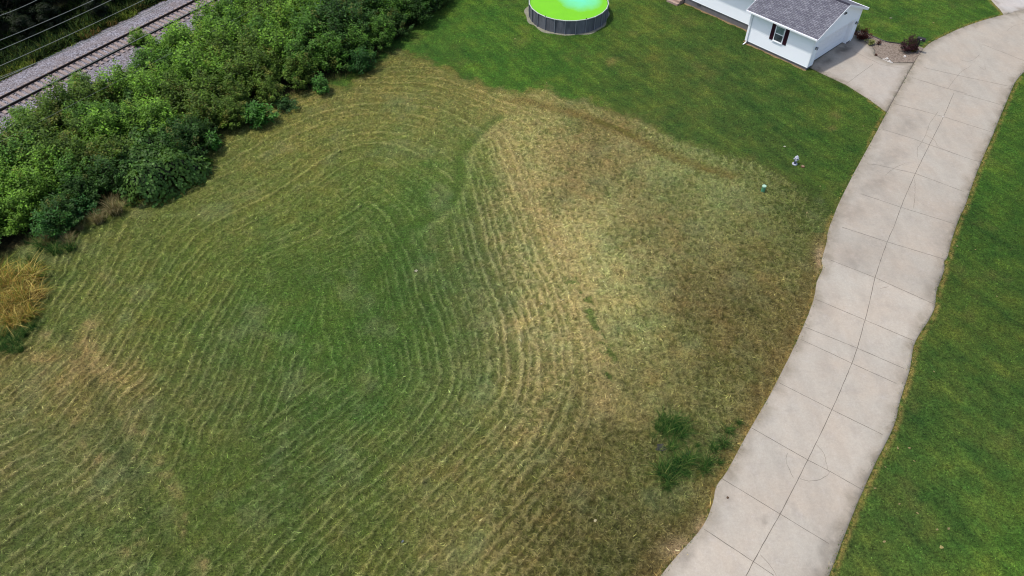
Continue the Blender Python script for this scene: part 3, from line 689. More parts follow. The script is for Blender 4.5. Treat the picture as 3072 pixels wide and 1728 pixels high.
for x0, x1 in ((OP[0]-.10, OP[0]-.003), (OP[1]+.003, OP[1]+.10)): MB().box(x0, x1, -.035, .01, .27, OP[2]+.02).build('door_trim', M_TRIM, door)
MB().box(OP[0]-.10, OP[1]+.10, -.035, .01, OP[2]+.022, OP[2]+.12).build('door_trim', M_TRIM, door)
# roof with soffit and fascia
def roof_slab(name, pts, th, mat, parent, e, up):
    """pts: 4 corners (house coords), e: unit along eave, up: unit up slope -> uv in metres"""
    me = bpy.data.meshes.new(name); P = [Vector(p) for p in pts]; nrm = (P[1]-P[0]).cross(P[3]-P[0]).normalized()
    if nrm.z < 0: nrm = -nrm
    V = [tuple(p) for p in P]+[tuple(p-nrm*th) for p in P]
    me.from_pydata(V, [], [(0, 1, 2, 3), (7, 6, 5, 4), (0, 4, 5, 1), (1, 5, 6, 2), (2, 6, 7, 3), (3, 7, 4, 0)])
    uv = me.uv_layers.new(name='UVMap')
    for l in me.loops:
        v = me.vertices[l.vertex_index].co; uv.data[l.index].uv = (v.dot(e), v.dot(up))
    return link_mesh(name, me, mat, parent)
OVX, OVY = .40, .30
def add_roof(parent, x0, x1, y0, y1, eave, pitch, ovx, ovy):
    xm = (x0+x1)/2; ze = eave-pitch*ovx+.12; zp = eave+pitch*(x1-x0)/2+.12
    e = Vector((0, 1, 0)); upL = Vector((1, 0, pitch)).normalized(); upR = Vector((-1, 0, pitch)).normalized()
    rf = roof_slab('roof', [(x0-ovx, y0-ovy, ze), (xm, y0-ovy, zp), (xm, y1+ovy, zp), (x0-ovx, y1+ovy, ze)], .05, M_SHIN, parent, e, upL)
    rf2 = roof_slab('roof', [(xm+.002, y0-ovy, zp), (x1+ovx, y0-ovy, ze), (x1+ovx, y1+ovy, ze), (xm+.002, y1+ovy, zp)], .05, M_SHIN, parent, e, upR)
    mb = MB()
    for k in range(int((y1-y0+2*ovy)/.3)):
        ya = y0-ovy+k*.3
        for s in (-1, 1): mb.quad((xm, ya, zp+.025), (xm, ya+.28, zp+.028), (xm+s*.16, ya+.28, zp-.16*pitch+.028), (xm+s*.16, ya, zp-.16*pitch+.025))
    mb.build('ridge_cap', M_SHIN, rf)
    # fascia at eaves and rakes
    for xs in (x0-ovx, x1+ovx):
        s = -1 if xs < xm else 1
        MB().box(min(xs, xs+s*.10), max(xs, xs+s*.10), y0-ovy-.01, y1+ovy+.01, ze-.125, ze-.012).build('gutter', M_TRIM, parent)
        MB().box(min(xs-s*ovx, xs-s*.002), max(xs-s*ovx, xs-s*.002), y0-.0, y1, ze-.12, ze-.09).build('soffit', M_TRIM, parent)
    for ys, dy in ((y0-ovy, -.025), (y1+ovy, .025)):
        for sx in (-1, 1):
            xe = x0-ovx if sx < 0 else x1+ovx
            a = (xe, ys, ze); b = (xm, ys, zp); mb = MB()
            A = [(xe, ys, ze-.055), (xm, ys, zp-.055), (xm, ys, zp-.19), (xe, ys, ze-.19)]; B = [(p[0], ys+dy, p[2]) for p in A]
            A2 = [(p[0], p[1], p[2]+(.05 if i < 2 else 0)) for i, p in enumerate(A)]; B2 = [(p[0], p[1], p[2]+(.05 if i < 2 else 0)) for i, p in enumerate(B)]
            mb.poly(A2); mb.poly(B2[::-1])
            for i in range(4): j = (i+1) % 4; mb.quad(A2[i], A2[j], B2[j], B2[i])
            mb.build('rake_board', M_TRIM, parent)
        yi = y0 if ys < y0 else y1
        for sx in (-1, 1):
            xe = x0-ovx if sx < 0 else x1+ovx; mb = MB()
            mb.quad((xe, ys, ze-.14), (xm, ys, zp-.14), (xm, yi, zp-.14), (xe, yi, ze-.14)); mb.build('soffit', M_TRIM, parent)
add_roof(house, 0, GW, 0, GD_, EAVE+.04, RP, OVX, OVY)
# downspout at the rear corner of the garage wall
mb = MB(); M4 = None
mb.box(-.13, -.045, GD_-.22, GD_-.12, .22, EAVE-.32); mb.build('downspout', M_TRIM, house, bevel=.012)
ds = MB(); ds.tube([(-.09, GD_-.17, EAVE-.30), (-.12, GD_-.17, EAVE-.20), (-.36, GD_-.17, EAVE-.14)], .05, 8); ds.build('downspout', M_TRIM, house)
ds = MB(); ds.tube([(-.09, GD_-.17, .26), (-.12, GD_-.17, .16), (-.42, GD_-.12, .07)], .05, 8); ds.build('downspout', M_TRIM, house)
# window with shutters
def window(parent, yc, z0, z1, hw, shut=.33):
    wn = empty('window', (0, 0, 0)); wn.parent = parent
    for (a, b, c, d) in ((yc-hw, yc+hw, z1-.06, z1), (yc-hw, yc+hw, z0, z0+.06)): MB().box(-.07, -.005, a, b, c, d).build('frame', M_TRIM, wn)
    for a in (yc-hw, yc+hw-.06): MB().box(-.07, -.005, a, a+.06, z0+.062, z1-.062).build('frame', M_TRIM, wn)
    zm = (z0+z1)/2; MB().box(-.06, -.01, yc-hw+.062, yc+hw-.062, zm-.03, zm+.03).build('meeting_rail', M_TRIM, wn)
    MB().box(-.035, -.012, yc-hw+.062, yc+hw-.062, zm+.032, z1-.062).build('pane', M_BLIND, wn)
    MB().box(-.045, -.022, yc-hw+.062, yc+hw-.062, z0+.062, zm-.032).build('pane', M_GLASS, wn)
    MB().box(-.10, -.005, yc-hw-.03, yc+hw+.03, z0-.035, z0-.003).build('sill', M_TRIM, wn)
    for s in (-1, 1):
        y0 = yc+s*(hw+.03) if s > 0 else yc-hw-.03-shut; mb = MB()
        mb.box(-.05, -.02, y0, y0+shut, z0-.02, z1+.02)
        k = 0; z = z0+.05
        while z < z1-.1:
            if abs(z-(z0+z1)/2) > .06: mb.box(-.062, -.045, y0+.045, y0+shut-.045, z, z+.03)
            z += .05
        mb.build('shutter', M_SHUT, wn)
    return wn
window(house, 3.10, 1.27, 2.58, .43)
# coach lamps and gable flood lamp
def coach(x):
    l = empty('wall_lamp', (x, -.03, 1.86)); l.parent = house
    MB().box(-.05, .05, -.03, .02, -.12, .10).build('back_plate', M_DARK, l, bevel=.006)
    b = MB(); b.lathe([(.03, -.13), (.055, -.10), (.075, .06), (.09, .08), (.05, .12), (.012, .17)], 10, Matrix.Translation((0, -.13, 0))); b.build('lantern', plain('lamp_grey', (.25, .26, .28), .3), l)
    t = MB(); t.tube([(0, -.02, .02), (0, -.08, .11), (0, -.13, .13)], .012, 6); t.build('arm', M_DARK, l)
coach(.38); coach(6.46)
fl = empty('flood_lamp', (3.43, -.02, 3.86)); fl.parent = house
MB().lathe([(.06, -.02), (.06, .02)], 12, Matrix.Rotation(R(90), 4, 'X')).build('base', M_DARK, fl)
for s in (-1, 1):
    b = MB(); b.tube([(0, -.02, 0), (s*.06, -.09, -.05)], .014, 6); b.build('arm', M_DARK, fl)
    b = MB(); b.tube([(s*.06, -.09, -.05), (s*.13, -.17, -.13)], .035, 10, .065); b.build('lamp_head', M_DARK, fl)
# main block of the house
MX0, MX1, MY0, MY1 = 1.83, 10.6, GD_, 21.0; ME = 3.2
mb = MB(); mb.box(MX0+.04, MX1-.04, MY0+.02, MY1-.04, -.06, .56); mb.build('foundation', M_FOUND, house)
mb = MB(); mb.box(MX0+.01, MX1-.01, MY0+.005, MY1-.01, .563, ME); mb.build('wall', M_SIDE, house)
siding('siding', (MX0, MY1), (MX0, MY0), .57, lambda s: ME, house).build('siding', M_SIDE, house)
add_roof(house, MX0, MX1, MY0+.02, MY1, ME+.04, .42, .45, .02)
mr = .42; xm = (MX0+MX1)/2; 
for yg in (MY0+.003, MY1-.103):
    A = [(MX0, yg, ME), (MX1, yg, ME), (xm, yg, ME+mr*(MX1-MX0)/2)]; B = [(p[0], yg+.1, p[2]) for p in A]; mb = MB(); mb.poly(A); mb.poly(B[::-1])
    for i in range(3): j = (i+1) % 3; mb.quad(A[i], A[j], B[j], B[i])
    mb.build('gable_wall', M_SIDE, house)
vt = empty('foundation_vent', (MX0+.035, 12.35, .42)); vt.parent = house
MB().box(-.03, .0, -.2, .2, -.09, .09).build('vent_frame', M_DARK, vt)
mb = MB()
for k in range(4): mb.box(-.04, -.03, -.17, .17, -.07+k*.04, -.055+k*.04)
mb.build('louver', plain('grey_metal', (.12, .12, .13), .5), vt)
# rear concrete steps
M_STEP = plain('step_concrete', lin((186, 160, 146), KILL), .9, .15, 4, .01)
steps = empty('concrete_steps', tuple(HL(MX0-.0, 14.6, 0)), HA, label='two pinkish concrete steps against the white house foundation', cat='steps')
for i in range(3):
    MB().box(-.95+i*.3, -.02 if i == 2 else -.95+(i+1)*.3+.001, -.62, .62, -.03, .17*(i+1)+.02).build('tread', M_STEP, steps, bevel=.012)
MB().box(-.88, -.66, -.60, .60, -.05, -.031).build('footing', M_STEP, steps)
# bare soil line at the wall foot
so = plain('wall_foot_soil', lin((150, 128, 92), KILL), .95, .35, 4, .03)
mb = MB()
def soilstrip(p0, p1, wd, nrm):
    a = Vector((*p0, 0)); b = Vector((*p1, 0)); L = (b-a).length; k = int(L/.12); out = []
    for i in range(k+1):
        s = i/k; p = a.lerp(b, s); ww = wd*(.8+.35*math.sin(i*.31)+.2*math.sin(i*.83+1)+random.uniform(-.15, .15)); q = p+Vector(nrm)*ww; P0 = HL(p.x, p.y, .035); Q0 = HL(q.x, q.y, .012); out.append((P0, Q0))
    for (p, q), (r, t) in zip(out[:-1], out[1:]): mb.quad(p, r, t, q)
soilstrip((.03, 0), (.03, GD_), .17, (-1, 0, 0)); soilstrip((MX0+.04, GD_), (MX0+.04, 13.9), .19, (-1, 0, 0)); soilstrip((.03, 5.98), (MX0+.04, 5.98), .2, (0, 1, 0))
mb.build('soil_strip', so, kind='structure')

# =================================================================== POOL
PC = Vector((5.0, 62.45, 0)); PR = 3.5; PH = 1.27; NP = 24
pool = empty('swimming_pool', tuple(PC), 0, label='round above ground pool of bright green water with grey wall panels', cat='pool')
pw = N('pool_wall', .55); c = pw.coord(); pw.color(pw.mix(pw.ramp(pw.noise(pw.mapping(c, (1, 1, .3)), 1.6, 5, .65), [(.35, 0), (.7, 1)]), lin((98, 99, 108), KILL), lin((136, 137, 146), KILL))); pw = pw.m
M_POST = plain('pool_post', lin((150, 152, 164), KILL), .4, .1, 3, metal=.2); M_RIM = plain('pool_rim', lin((212, 216, 205), KILL), .4, .06, 3)
PO = R(-97.4)
def pc(k, r, z, o=0): a = PO+2*math.pi*(k+o)/NP; return (r*math.cos(a), r*math.sin(a), z)
for k in range(NP):
    mb = MB(); n = 5
    for i in range(n):
        rr0 = PR-.045+.03*math.sin(math.pi*i/n); rr1 = PR-.045+.03*math.sin(math.pi*(i+1)/n)
        mb.quad(pc(k, rr0, .0, i/n), pc(k, rr1, .0, (i+1)/n), pc(k, rr1, PH-.03, (i+1)/n), pc(k, rr0, PH-.03, i/n))
    mb.build('wall_panel', pw, pool)
for k in range(NP):
    x, y, z = pc(k, PR, 0); a = math.atan2(y, x)
    po = MB(); po.box(-.025, .045, -.035, .035, 0, PH-.01, Matrix.Translation((x, y, 0))@Matrix.Rotation(a, 4, 'Z')); po.build('post', M_POST, pool, bevel=.01)
    rm = MB(); rm.tube([pc(k, PR, PH, .02), pc(k, PR, PH, .98)], .042, 8); rm.build('top_rail', M_RIM, pool)
    MB().lathe([(.055, -.035), (.06, 0), (.055, .035)], 10, Matrix.Translation(pc(k, PR, PH))).build('rail_joint', M_RIM, pool)
ln = MB(); ln.lathe([(PR-.07, 0), (PR-.07, PH-.02)], 96, cap=False); ln.build('liner', plain('liner', lin((60, 150, 60), KILL), .4), pool, smooth=True)
wm = N('green_water', .06); c = wm.coord()
sx = wm.new('ShaderNodeSeparateXYZ'); wm.link(c, sx.inputs[0])
ddx = wm.math('MULTIPLY', wm.math('SUBTRACT', sx.outputs[0], 1.1), .42); ddy = wm.math('MULTIPLY', wm.math('SUBTRACT', sx.outputs[1], 1.3), .30)
rr = wm.math('ADD', wm.math('MULTIPLY', ddx, ddx), wm.math('MULTIPLY', ddy, ddy)); rr = wm.math('ADD', rr, wm.math('MULTIPLY_ADD', wm.noise(c, 1.1, 4), .5, -.25))
col = wm.mix(wm.ramp(rr, [(.0, 1), (.85, 0)]), lin((132, 216, 8), KILL), lin((120, 244, 190), KILL)); col = wm.scale(col, wm.math('MULTIPLY_ADD', wm.noise(c, .9, 4), .2, .9))
wm.color(col); wm.b.inputs['Specular IOR Level'].default_value = .25; wm.bump(wm.noise(c, 3.5, 2), .004)
mb = MB(); mb.poly([((PR-.075)*math.cos(2*math.pi*i/96), (PR-.075)*math.sin(2*math.pi*i/96), PH-.10) for i in range(96)]); mb.build('water', wm.m, pool)
for k in (-2, 2): x, y, z = pc(k, PR-.01, PH+.06); MB().lathe([(.035, -.04), (.045, 0), (.03, .05)], 8, Matrix.Translation((x, y, z))).build('rail_cap', M_DARK, pool)
# pale sand and slab edging round the pool
rg = MB(); n = 72
for i in range(n):
    a0, a1 = 2*math.pi*i/n, 2*math.pi*(i+1)/n
    f = lambda a: PR+.16+.09*math.sin(a*5)+.08*math.sin(a*11+1)+(.16 if 2.6 < a % 6.283 < 3.6 else 0)
    g_ = lambda a, r, z: (PC.x+r*math.cos(a), PC.y+r*math.sin(a), z)
    rg.quad(g_(a0, PR-.1, .055), g_(a1, PR-.1, .055), g_(a1, f(a1), .03), g_(a0, f(a0), .03)); rg.quad(g_(a0, f(a0), .03), g_(a1, f(a1), .03), g_(a1, f(a1)+.04, -.04), g_(a0, f(a0)+.04, -.04))
rg.build('pool_pad', plain('pad_sand', lin((150, 148, 128), KILL), .95, .3, 3, .02), kind='structure')

# =================================================================== RAILWAY
track = empty('railway_track', (RC.x, RC.y, 0), math.atan2(RD.y, RD.x), label='single railway track on grey ballast with weathered wooden ties', cat='railway')
S0, S1 = -18.0, 33.0
M_RAIL = plain('rail_steel', (.035, .026, .022), .55, .25, 5, metal=.3); M_TIE = None
tm = N('tie_wood', .95); c = tm.coord(); oi = tm.new('ShaderNodeObjectInfo')
tm.color(tm.mix(tm.ramp(tm.noise(tm.mapping(c, (9, 1.1, 3)), 2.2, 5, .7), [(.35, 0), (.68, 1)]), tm.mix(oi.outputs['Random'], lin((118, 104, 100), KILL), lin((150, 134, 126), KILL)), lin((186, 168, 160), KILL))); tm.bump(tm.noise(tm.mapping(c, (9, .8, 3)), 4, 4), .02); M_TIE = tm.m
tie0 = None; nt_ = int((S1-S0)/.52)
for i in range(nt_):
    s = S0+i*.52
    if tie0 is None:
        tie0 = MB().box(-.125, .125, -1.3, 1.3, -.09, .09).build('tie', M_TIE, track, bevel=.012); t = tie0
    else: t = tie0.copy(); COL.objects.link(t); t.parent = track
    t.location = (s, random.uniform(-.06, .06), .33+random.uniform(-.006, .006)); t.rotation_euler = (0, 0, random.uniform(-.02, .02))
for sgn in (-1, 1):
    mb = MB(); prof = [(-.07, 0), (.07, 0), (.07, .012), (.012, .03), (.012, .115), (.037, .125), (.037, .16), (-.037, .16), (-.037, .125), (-.012, .115), (-.012, .03), (-.07, .012)]
    A = [(S0-.5, sgn*.755+y, .423+z) for y, z in prof]; B = [(S1+.5, sgn*.755+y, .423+z) for y, z in prof]
    mb.poly(A); mb.poly(B[::-1])
    for i in range(12): j = (i+1) % 12; mb.quad(A[i], A[j], B[j], B[i])
    mb.build('rail', M_RAIL, track)

# ballast: a real bed of stone with a lumpy top
def ballast():
    s = np.arange(S0-2, S1+2, .09); t = np.arange(-4.6, 3.9, .09); Sg, Tg = np.meshgrid(s, t)
    lump = perlin(Sg*5.5, Tg*5.5)*.05+perlin(Sg*13, Tg*13)*.03
    prof = np.interp(Tg, [-4.6, -3.7, -1.8, 0, 1.8, 3.2, 3.9], [-.12, .08, .33, .335, .33, .07, -.12])
    X = RC.x+RD.x*Sg+RN.x*Tg; Y = RC.y+RD.y*Sg+RN.y*Tg; V = np.stack([X.ravel(), Y.ravel(), (prof+lump).ravel()], 1)
    ny, nx = Sg.shape; I = np.arange(ny*nx).reshape(ny, nx); F = np.stack([I[:-1, :-1], I[:-1, 1:], I[1:, 1:], I[1:, :-1]], -1).reshape(-1, 4)
    m = N('ballast_stone', .95); c = m.coord(); v = m.new('ShaderNodeTexVoronoi'); m.link(c, v.inputs[0]); v.inputs['Scale'].default_value = 13
    hs = m.new('ShaderNodeSeparateColor'); m.link(v.outputs['Color'], hs.inputs[0])
    m.color(m.mix(m.ramp(m.noise(c, .7, 5, .7), [(.35, 0), (.7, .6)]), m.ramp(hs.outputs[0], [(0, lin((74, 70, 74), KILL)), (.4, lin((136, 133, 142), KILL)), (1, lin((190, 188, 198), KILL))]), lin((136, 120, 112), KILL)))
    m.bump(v.outputs['Distance'], -.05, .8)
    link_mesh('ballast', mesh_np('ballast', V, F), m.m, kind='structure')
ballast()

# =================================================================== VEGETATION
M_LEAF = leaf_mat('leaves', .55, .3)
M_BARK = plain('bark', lin((92, 80, 62), KILL), .9, .3, 6)
def leaves_mesh(name, P, D, Nn, L, Wd, col, fold=.25):
    """P base (n,3), D direction, Nn normal; folded rhombic leaves"""
    n = len(P); S = np.cross(D, Nn); S /= np.linalg.norm(S, axis=1)[:, None]+1e-9; Nn = np.cross(S, D)
    L = L[:, None]; Wd = Wd[:, None]
    a = P; b = P+D*L*.5+S*Wd*.5+Nn*Wd*fold; c = P+D*L-Nn*L*.12; d = P+D*L*.5-S*Wd*.5+Nn*Wd*fold
    V = np.stack([a, b, c, d], 1).reshape(-1, 3); i = np.arange(n)*4
    F = np.stack([np.stack([i, i+1, i+2], 1), np.stack([i, i+2, i+3], 1)], 1).reshape(-1, 3)
    return mesh_np(name, V, F, dict(tint=np.repeat(np.concatenate([col, np.ones((n, 1))], 1), 4, 0)))
def unit(v): return v/(np.linalg.norm(v, axis=1)[:, None]+1e-9)
def shrub_parts(seed, H, Rr, shoots, lps, c_lo, c_hi, leaf=(.13, .24), droop=.2, warmfrac=0.0, warm=(150, 130, 60)):
    r = np.random.default_rng(seed); P = []; D = []; Nn = []; Cc = []; stems = MB()
    hi = np.array(lin(c_hi, KILL)); lo = np.array(lin(c_lo, KILL)); wm_ = np.array(lin(warm, KILL))
    ph1, ph2 = r.random(2)*6.28
    for k in range(shoots):
        a = r.random()*6.283; q = math.sqrt(r.random()); lob = 1+.22*math.sin(2*a+ph1)+.16*math.sin(3*a+ph2)
        tip = np.array([q*Rr*lob*math.cos(a), q*Rr*lob*math.sin(a), H*(1-.62*q**2.4)*r.uniform(.72, 1.12)])
        base = np.array([tip[0]*.18, tip[1]*.18, 0]); mid = base*.35+tip*.65; mid[2] = tip[2]*.5; mid[:2] *= 1.05
        ts = np.sort(r.beta(2.2, 1.1, lps)); B = ((1-ts)**2)[:, None]*base+(2*ts*(1-ts))[:, None]*mid+(ts**2)[:, None]*tip
        ax = unit(tip-mid+np.zeros((1, 3)))[0]; m = lps; th = np.arange(m)*2.4+r.random()*6; 
        rad = np.stack([np.cos(th), np.sin(th), np.zeros(m)], 1); el = r.uniform(-.15, .75, m)[:, None]
        d = unit(rad*np.cos(el)+np.array([0, 0, 1])*np.sin(el)-np.array([0, 0, droop])); spread = (.04+.30*(1-ts)+.05)[:, None]*min(1, Rr)
        p = B+rad*spread*r.random((m, 1))
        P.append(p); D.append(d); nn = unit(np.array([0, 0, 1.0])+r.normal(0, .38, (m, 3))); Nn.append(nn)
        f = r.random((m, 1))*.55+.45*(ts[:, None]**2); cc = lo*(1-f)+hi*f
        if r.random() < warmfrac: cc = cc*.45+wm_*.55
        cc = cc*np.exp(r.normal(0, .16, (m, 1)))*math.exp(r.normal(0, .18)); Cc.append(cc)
        if k % 3 == 0: stems.tube([tuple(base), tuple(mid), tuple(tip*.97)], .022, 5, .006)
    P = np.concatenate(P); n = len(P); L = r.uniform(leaf[0], leaf[1], n)
    return leaves_mesh('foliage', P, np.concatenate(D), np.concatenate(Nn), L, L*r.uniform(.42, .62, n), np.concatenate(Cc)), stems
_sc = [0]
def plant(name, parts, loc, rz=0, sc=1.0, fol='foliage', **k):
    me, stems = parts; e = empty(name, loc, rz, **k); e.scale = (sc, sc, sc)
    link_mesh(fol, me, M_LEAF, e)
    if isinstance(stems, MB): sm = stems.build('stem', M_BARK, e); 
    else: link_mesh('stem', stems, M_BARK, e)
    return e
KINDS = {
 'bright': dict(lo=(48, 86, 26), hi=(138, 184, 60), n='sapling', lab='bright yellow-green', g='bright saplings in the railway thicket'),
 'mid':    dict(lo=(38, 74, 26), hi=(108, 156, 54), n='shrub', lab='mid green leafy', g='mid green shrubs in the railway thicket'),
 'dark':   dict(lo=(26, 54, 22), hi=(76, 118, 44), n='shrub', lab='dark green', g='dark shrubs in the railway thicket'),
 'warm':   dict(lo=(44, 72, 26), hi=(118, 150, 52), n='shrub', lab='olive leafy', g='olive shrubs in the railway thicket')}
PROTO = {}
for ki, (kn, kd) in enumerate(KINDS.items()):
    PROTO[kn] = []
    for v in range(3):
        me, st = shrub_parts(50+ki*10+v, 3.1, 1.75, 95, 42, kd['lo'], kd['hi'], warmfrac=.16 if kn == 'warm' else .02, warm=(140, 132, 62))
        PROTO[kn].append([me, st])
def put_shrub(kn, x, y, s, z=0, rz=None):
    kd = KINDS[kn]; pr = random.choice(PROTO[kn])
    ppx = PX(x, y, 1.5)[0]; dfoot = float(pl_dist(np.array([x]), np.array([y]), foot_g)[0]); dr = abs(rail_st(x, y)[1])
    row = 'at the thicket foot' if dfoot < 2.2 else ('on the back edge against the rails' if dr < 4.6 else 'inside the thicket')
    sec = 'left of the creeper mound' if ppx < 320 else ('around the creeper mound' if ppx < 640 else ('right of the creeper mound' if ppx < 900 else 'at the far end by the pool lawn'))
    lab = kd['lab']+' '+kd['n']+' '+row+', '+sec
    e = plant(kd['n'], pr, (x, y, z), random.uniform(0, 6.28) if rz is None else rz, s, label=lab, cat=kd['n'], group=kd['lab']+' plants '+sec+' '+row.split(' the ')[0]+(' back' if 'back' in row else ''))
    if isinstance(pr[1], MB): pr[1] = [c for c in e.children if c.name.startswith('stem')][0].data
    return e
# vine mound outline (big leaved creeper smothering the middle of the thicket)
vine_px = [(318, 215), (395, 192), (452, 215), (440, 290), (500, 360), (560, 405), (612, 438), (575, 480), (498, 520), (450, 545), (398, 555), (348, 540), (352, 480), (318, 400), (330, 320), (296, 265)]
vine_g = GP(vine_px, 2.0)
tp = np.array(thick_g); x0, y0 = tp.min(0); x1, y1 = tp.max(0); cnt = 0
yy = max(y0, 18)
foot_g = GP(thick_foot)
while yy < min(y1, 80):
    xx = max(x0, -62)
    while xx < x1:
        x = xx+random.uniform(-.6, .6); y = yy+random.uniform(-.6, .6); a = np.array([x]), np.array([y])
        d = float(sdist(*a, thick_g)[0]); px_, py_ = PX(x, y, 1.5)
        if d > .15 and -330 < px_ < 1700 and py_ > -230 and (float(sdist(*a, vine_g)[0]) < .5 or random.random() < .10):
            df = float(pl_dist(*a, foot_g)[0]); s = .74+.32*min(1, df/3.2)+random.uniform(-.12, .16)
            t = float(fbm(np.array([x]), np.array([y]), .12, 3, 5)[0])+random.uniform(-.25, .25)
            kn = 'bright' if t > .08 else ('mid' if t > -.15 else 'warm')
            if df < 2.0 and random.random() < .55: kn = 'dark'
            if px_ > 900: kn = 'dark' if random.random() < .75 else 'mid'
            if df > 3 and 420 < px_ < 950 and random.random() < .5: kn = 'bright'
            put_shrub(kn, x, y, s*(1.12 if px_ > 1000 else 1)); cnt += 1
        xx += 2.0
    yy += 1.85
for a_, b_, s_ in ((432, 142, .55), (250, 275, .55), (80, 372, .5)):
    x, y = G(a_, b_); put_shrub('bright', x, y, s_)
print('SHRUBS', cnt)
# creeper mound
def vine():
    n = 17000; r = np.random.default_rng(5); vg = np.array(vine_g); a, b = vg.min(0), vg.max(0)
    X = r.uniform(a[0], b[0], n*2); Y = r.uniform(a[1], b[1], n*2); sd = sdist(X, Y, vine_g); ok = sd > -.25; X, Y, sd = X[ok][:n], Y[ok][:n], sd[ok][:n]
    def hf(X, Y, sd): return np.clip(sd+.3, 0, 9)**.5*1.45+fbm(X, Y, .32, 3, 9)*1.5+fbm(X, Y, 1.1, 2, 19)*.45
    h = hf(X, Y, sd); e = .15
    gx = (hf(X+e, Y, sdist(X+e, Y, vine_g))-h)/e; gy = (hf(X, Y+e, sdist(X, Y+e, vine_g))-h)/e
    Nn = unit(np.stack([-gx, -gy, np.ones(len(X))], 1)+r.normal(0, .33, (len(X), 3)))
    skirt = r.random(len(X)) < .30; Z = np.where(skirt & (sd < 1.1), h*r.uniform(.15, 1, len(X)), h+r.normal(0, .07, len(X)))
    dn = unit(np.stack([gx*-.5+r.normal(0, .8, len(X)), gy*-.5+r.normal(0, .8, len(X)), -.35+r.normal(0, .25, len(X))], 1)); dn = unit(dn-Nn*(dn*Nn).sum(1)[:, None])
    L = r.uniform(.13, .27, len(X)); c = np.array(lin((86, 122, 54), KILL))*np.exp(r.normal(0, .32, (len(X), 1))); c2 = np.array(lin((104, 138, 56), KILL)); t = (fbm(X, Y, .4, 2, 77) > .15)[:, None]*.5; c = c*(1-t)+c2*t
    me = leaves_mesh('foliage', np.stack([X, Y, Z], 1)-np.array([0, 0, 0]), dn, Nn, L, L*.85, c, .12)
    e_ = empty('creeper_mound', (0, 0, 0), label='broad dark blue-green big leaved creeper smothering the middle of the thicket', cat='creeper')
    link_mesh('foliage', me, M_LEAF, e_)
    core = MB()  # one dark sheet just beneath the leaf layer, no separate stems
    gx_ = np.arange(a[0], b[0], .4); gy_ = np.arange(a[1], b[1], .4); Xg, Yg = np.meshgrid(gx_, gy_); sg = sdist(Xg.ravel(), Yg.ravel(), vine_g).reshape(Xg.shape); hg = hf(Xg.ravel(), Yg.ravel(), sg.ravel()).reshape(Xg.shape)-.22
    I = -np.ones(Xg.shape, int); k = sg > .1; I[k] = np.arange(k.sum()); V = np.stack([Xg[k], Yg[k], np.maximum(hg[k], .05)], 1)
    A, B, C, D_ = I[:-1, :-1], I[:-1, 1:], I[1:, 1:], I[1:, :-1]; ok = (A >= 0) & (B >= 0) & (C >= 0) & (D_ >= 0)
    link_mesh('stem', mesh_np('stem', V, np.stack([A[ok], B[ok], C[ok], D_[ok]], 1)), plain('creeper_stems', lin((34, 44, 24), KILL), .95, .4, 5), e_)
vine()

def bush_at(name, px_, py_, H, Rr, shoots, lps, lo, hi, label, cat, leaf=(.1, .18), warm=0.0, seed=1, z=0.0, wc=(150, 130, 60), **k):
    x, y = G(px_, py_); return plant(name, shrub_parts(seed, H, Rr, shoots, lps, lo, hi, leaf, warmfrac=warm, warm=wc), (x, y, z), random.uniform(0, 6), label=label, cat=cat, **k)
bush_at('shrub', 965, 278, 1.7, .75, 34, 30, (40, 84, 34), (104, 160, 66), 'small bright green bush standing alone at the thicket edge', 'shrub', (.10, .20), seed=301)
bush_at('shrub', 1088, 215, 2.0, 1.2, 50, 34, (32, 72, 30), (70, 122, 50), 'fresh green rounded bush where the thicket meets the lawn corner', 'shrub', (.12, .2), seed=302)
bush_at('sapling', 775, 372, 1.7, 1.25, 40, 34, (46, 90, 32), (96, 152, 58), 'low bright green sumac-like sapling leaning out of the thicket over the field', 'sapling', (.2, .34), seed=303)
bush_at('sapling', 640, 445, 1.3, .8, 22, 26, (46, 90, 32), (92, 148, 56), 'small bright leafy sapling beside the creeper mound at the field edge', 'sapling', (.2, .32), seed=304)
bush_at('shrub', 175, 705, 2.1, 1.3, 46, 34, (40, 84, 36), (84, 138, 56), 'fresh green bush at the thicket foot above the yellow grass', 'shrub', (.12, .22), seed=305)
bush_at('shrub', 262, 640, 1.5, 1.1, 36, 30, (34, 78, 36), (72, 126, 56), 'green low bush at the thicket foot beside the dry grass tuft', 'shrub', (.12, .22), seed=306)
bush_at('shrub', 860, 330, 1.0, .9, 30, 26, (38, 74, 34), (78, 118, 56), 'low grey-green weed clump between thicket and field', 'shrub', (.1, .2), seed=307)

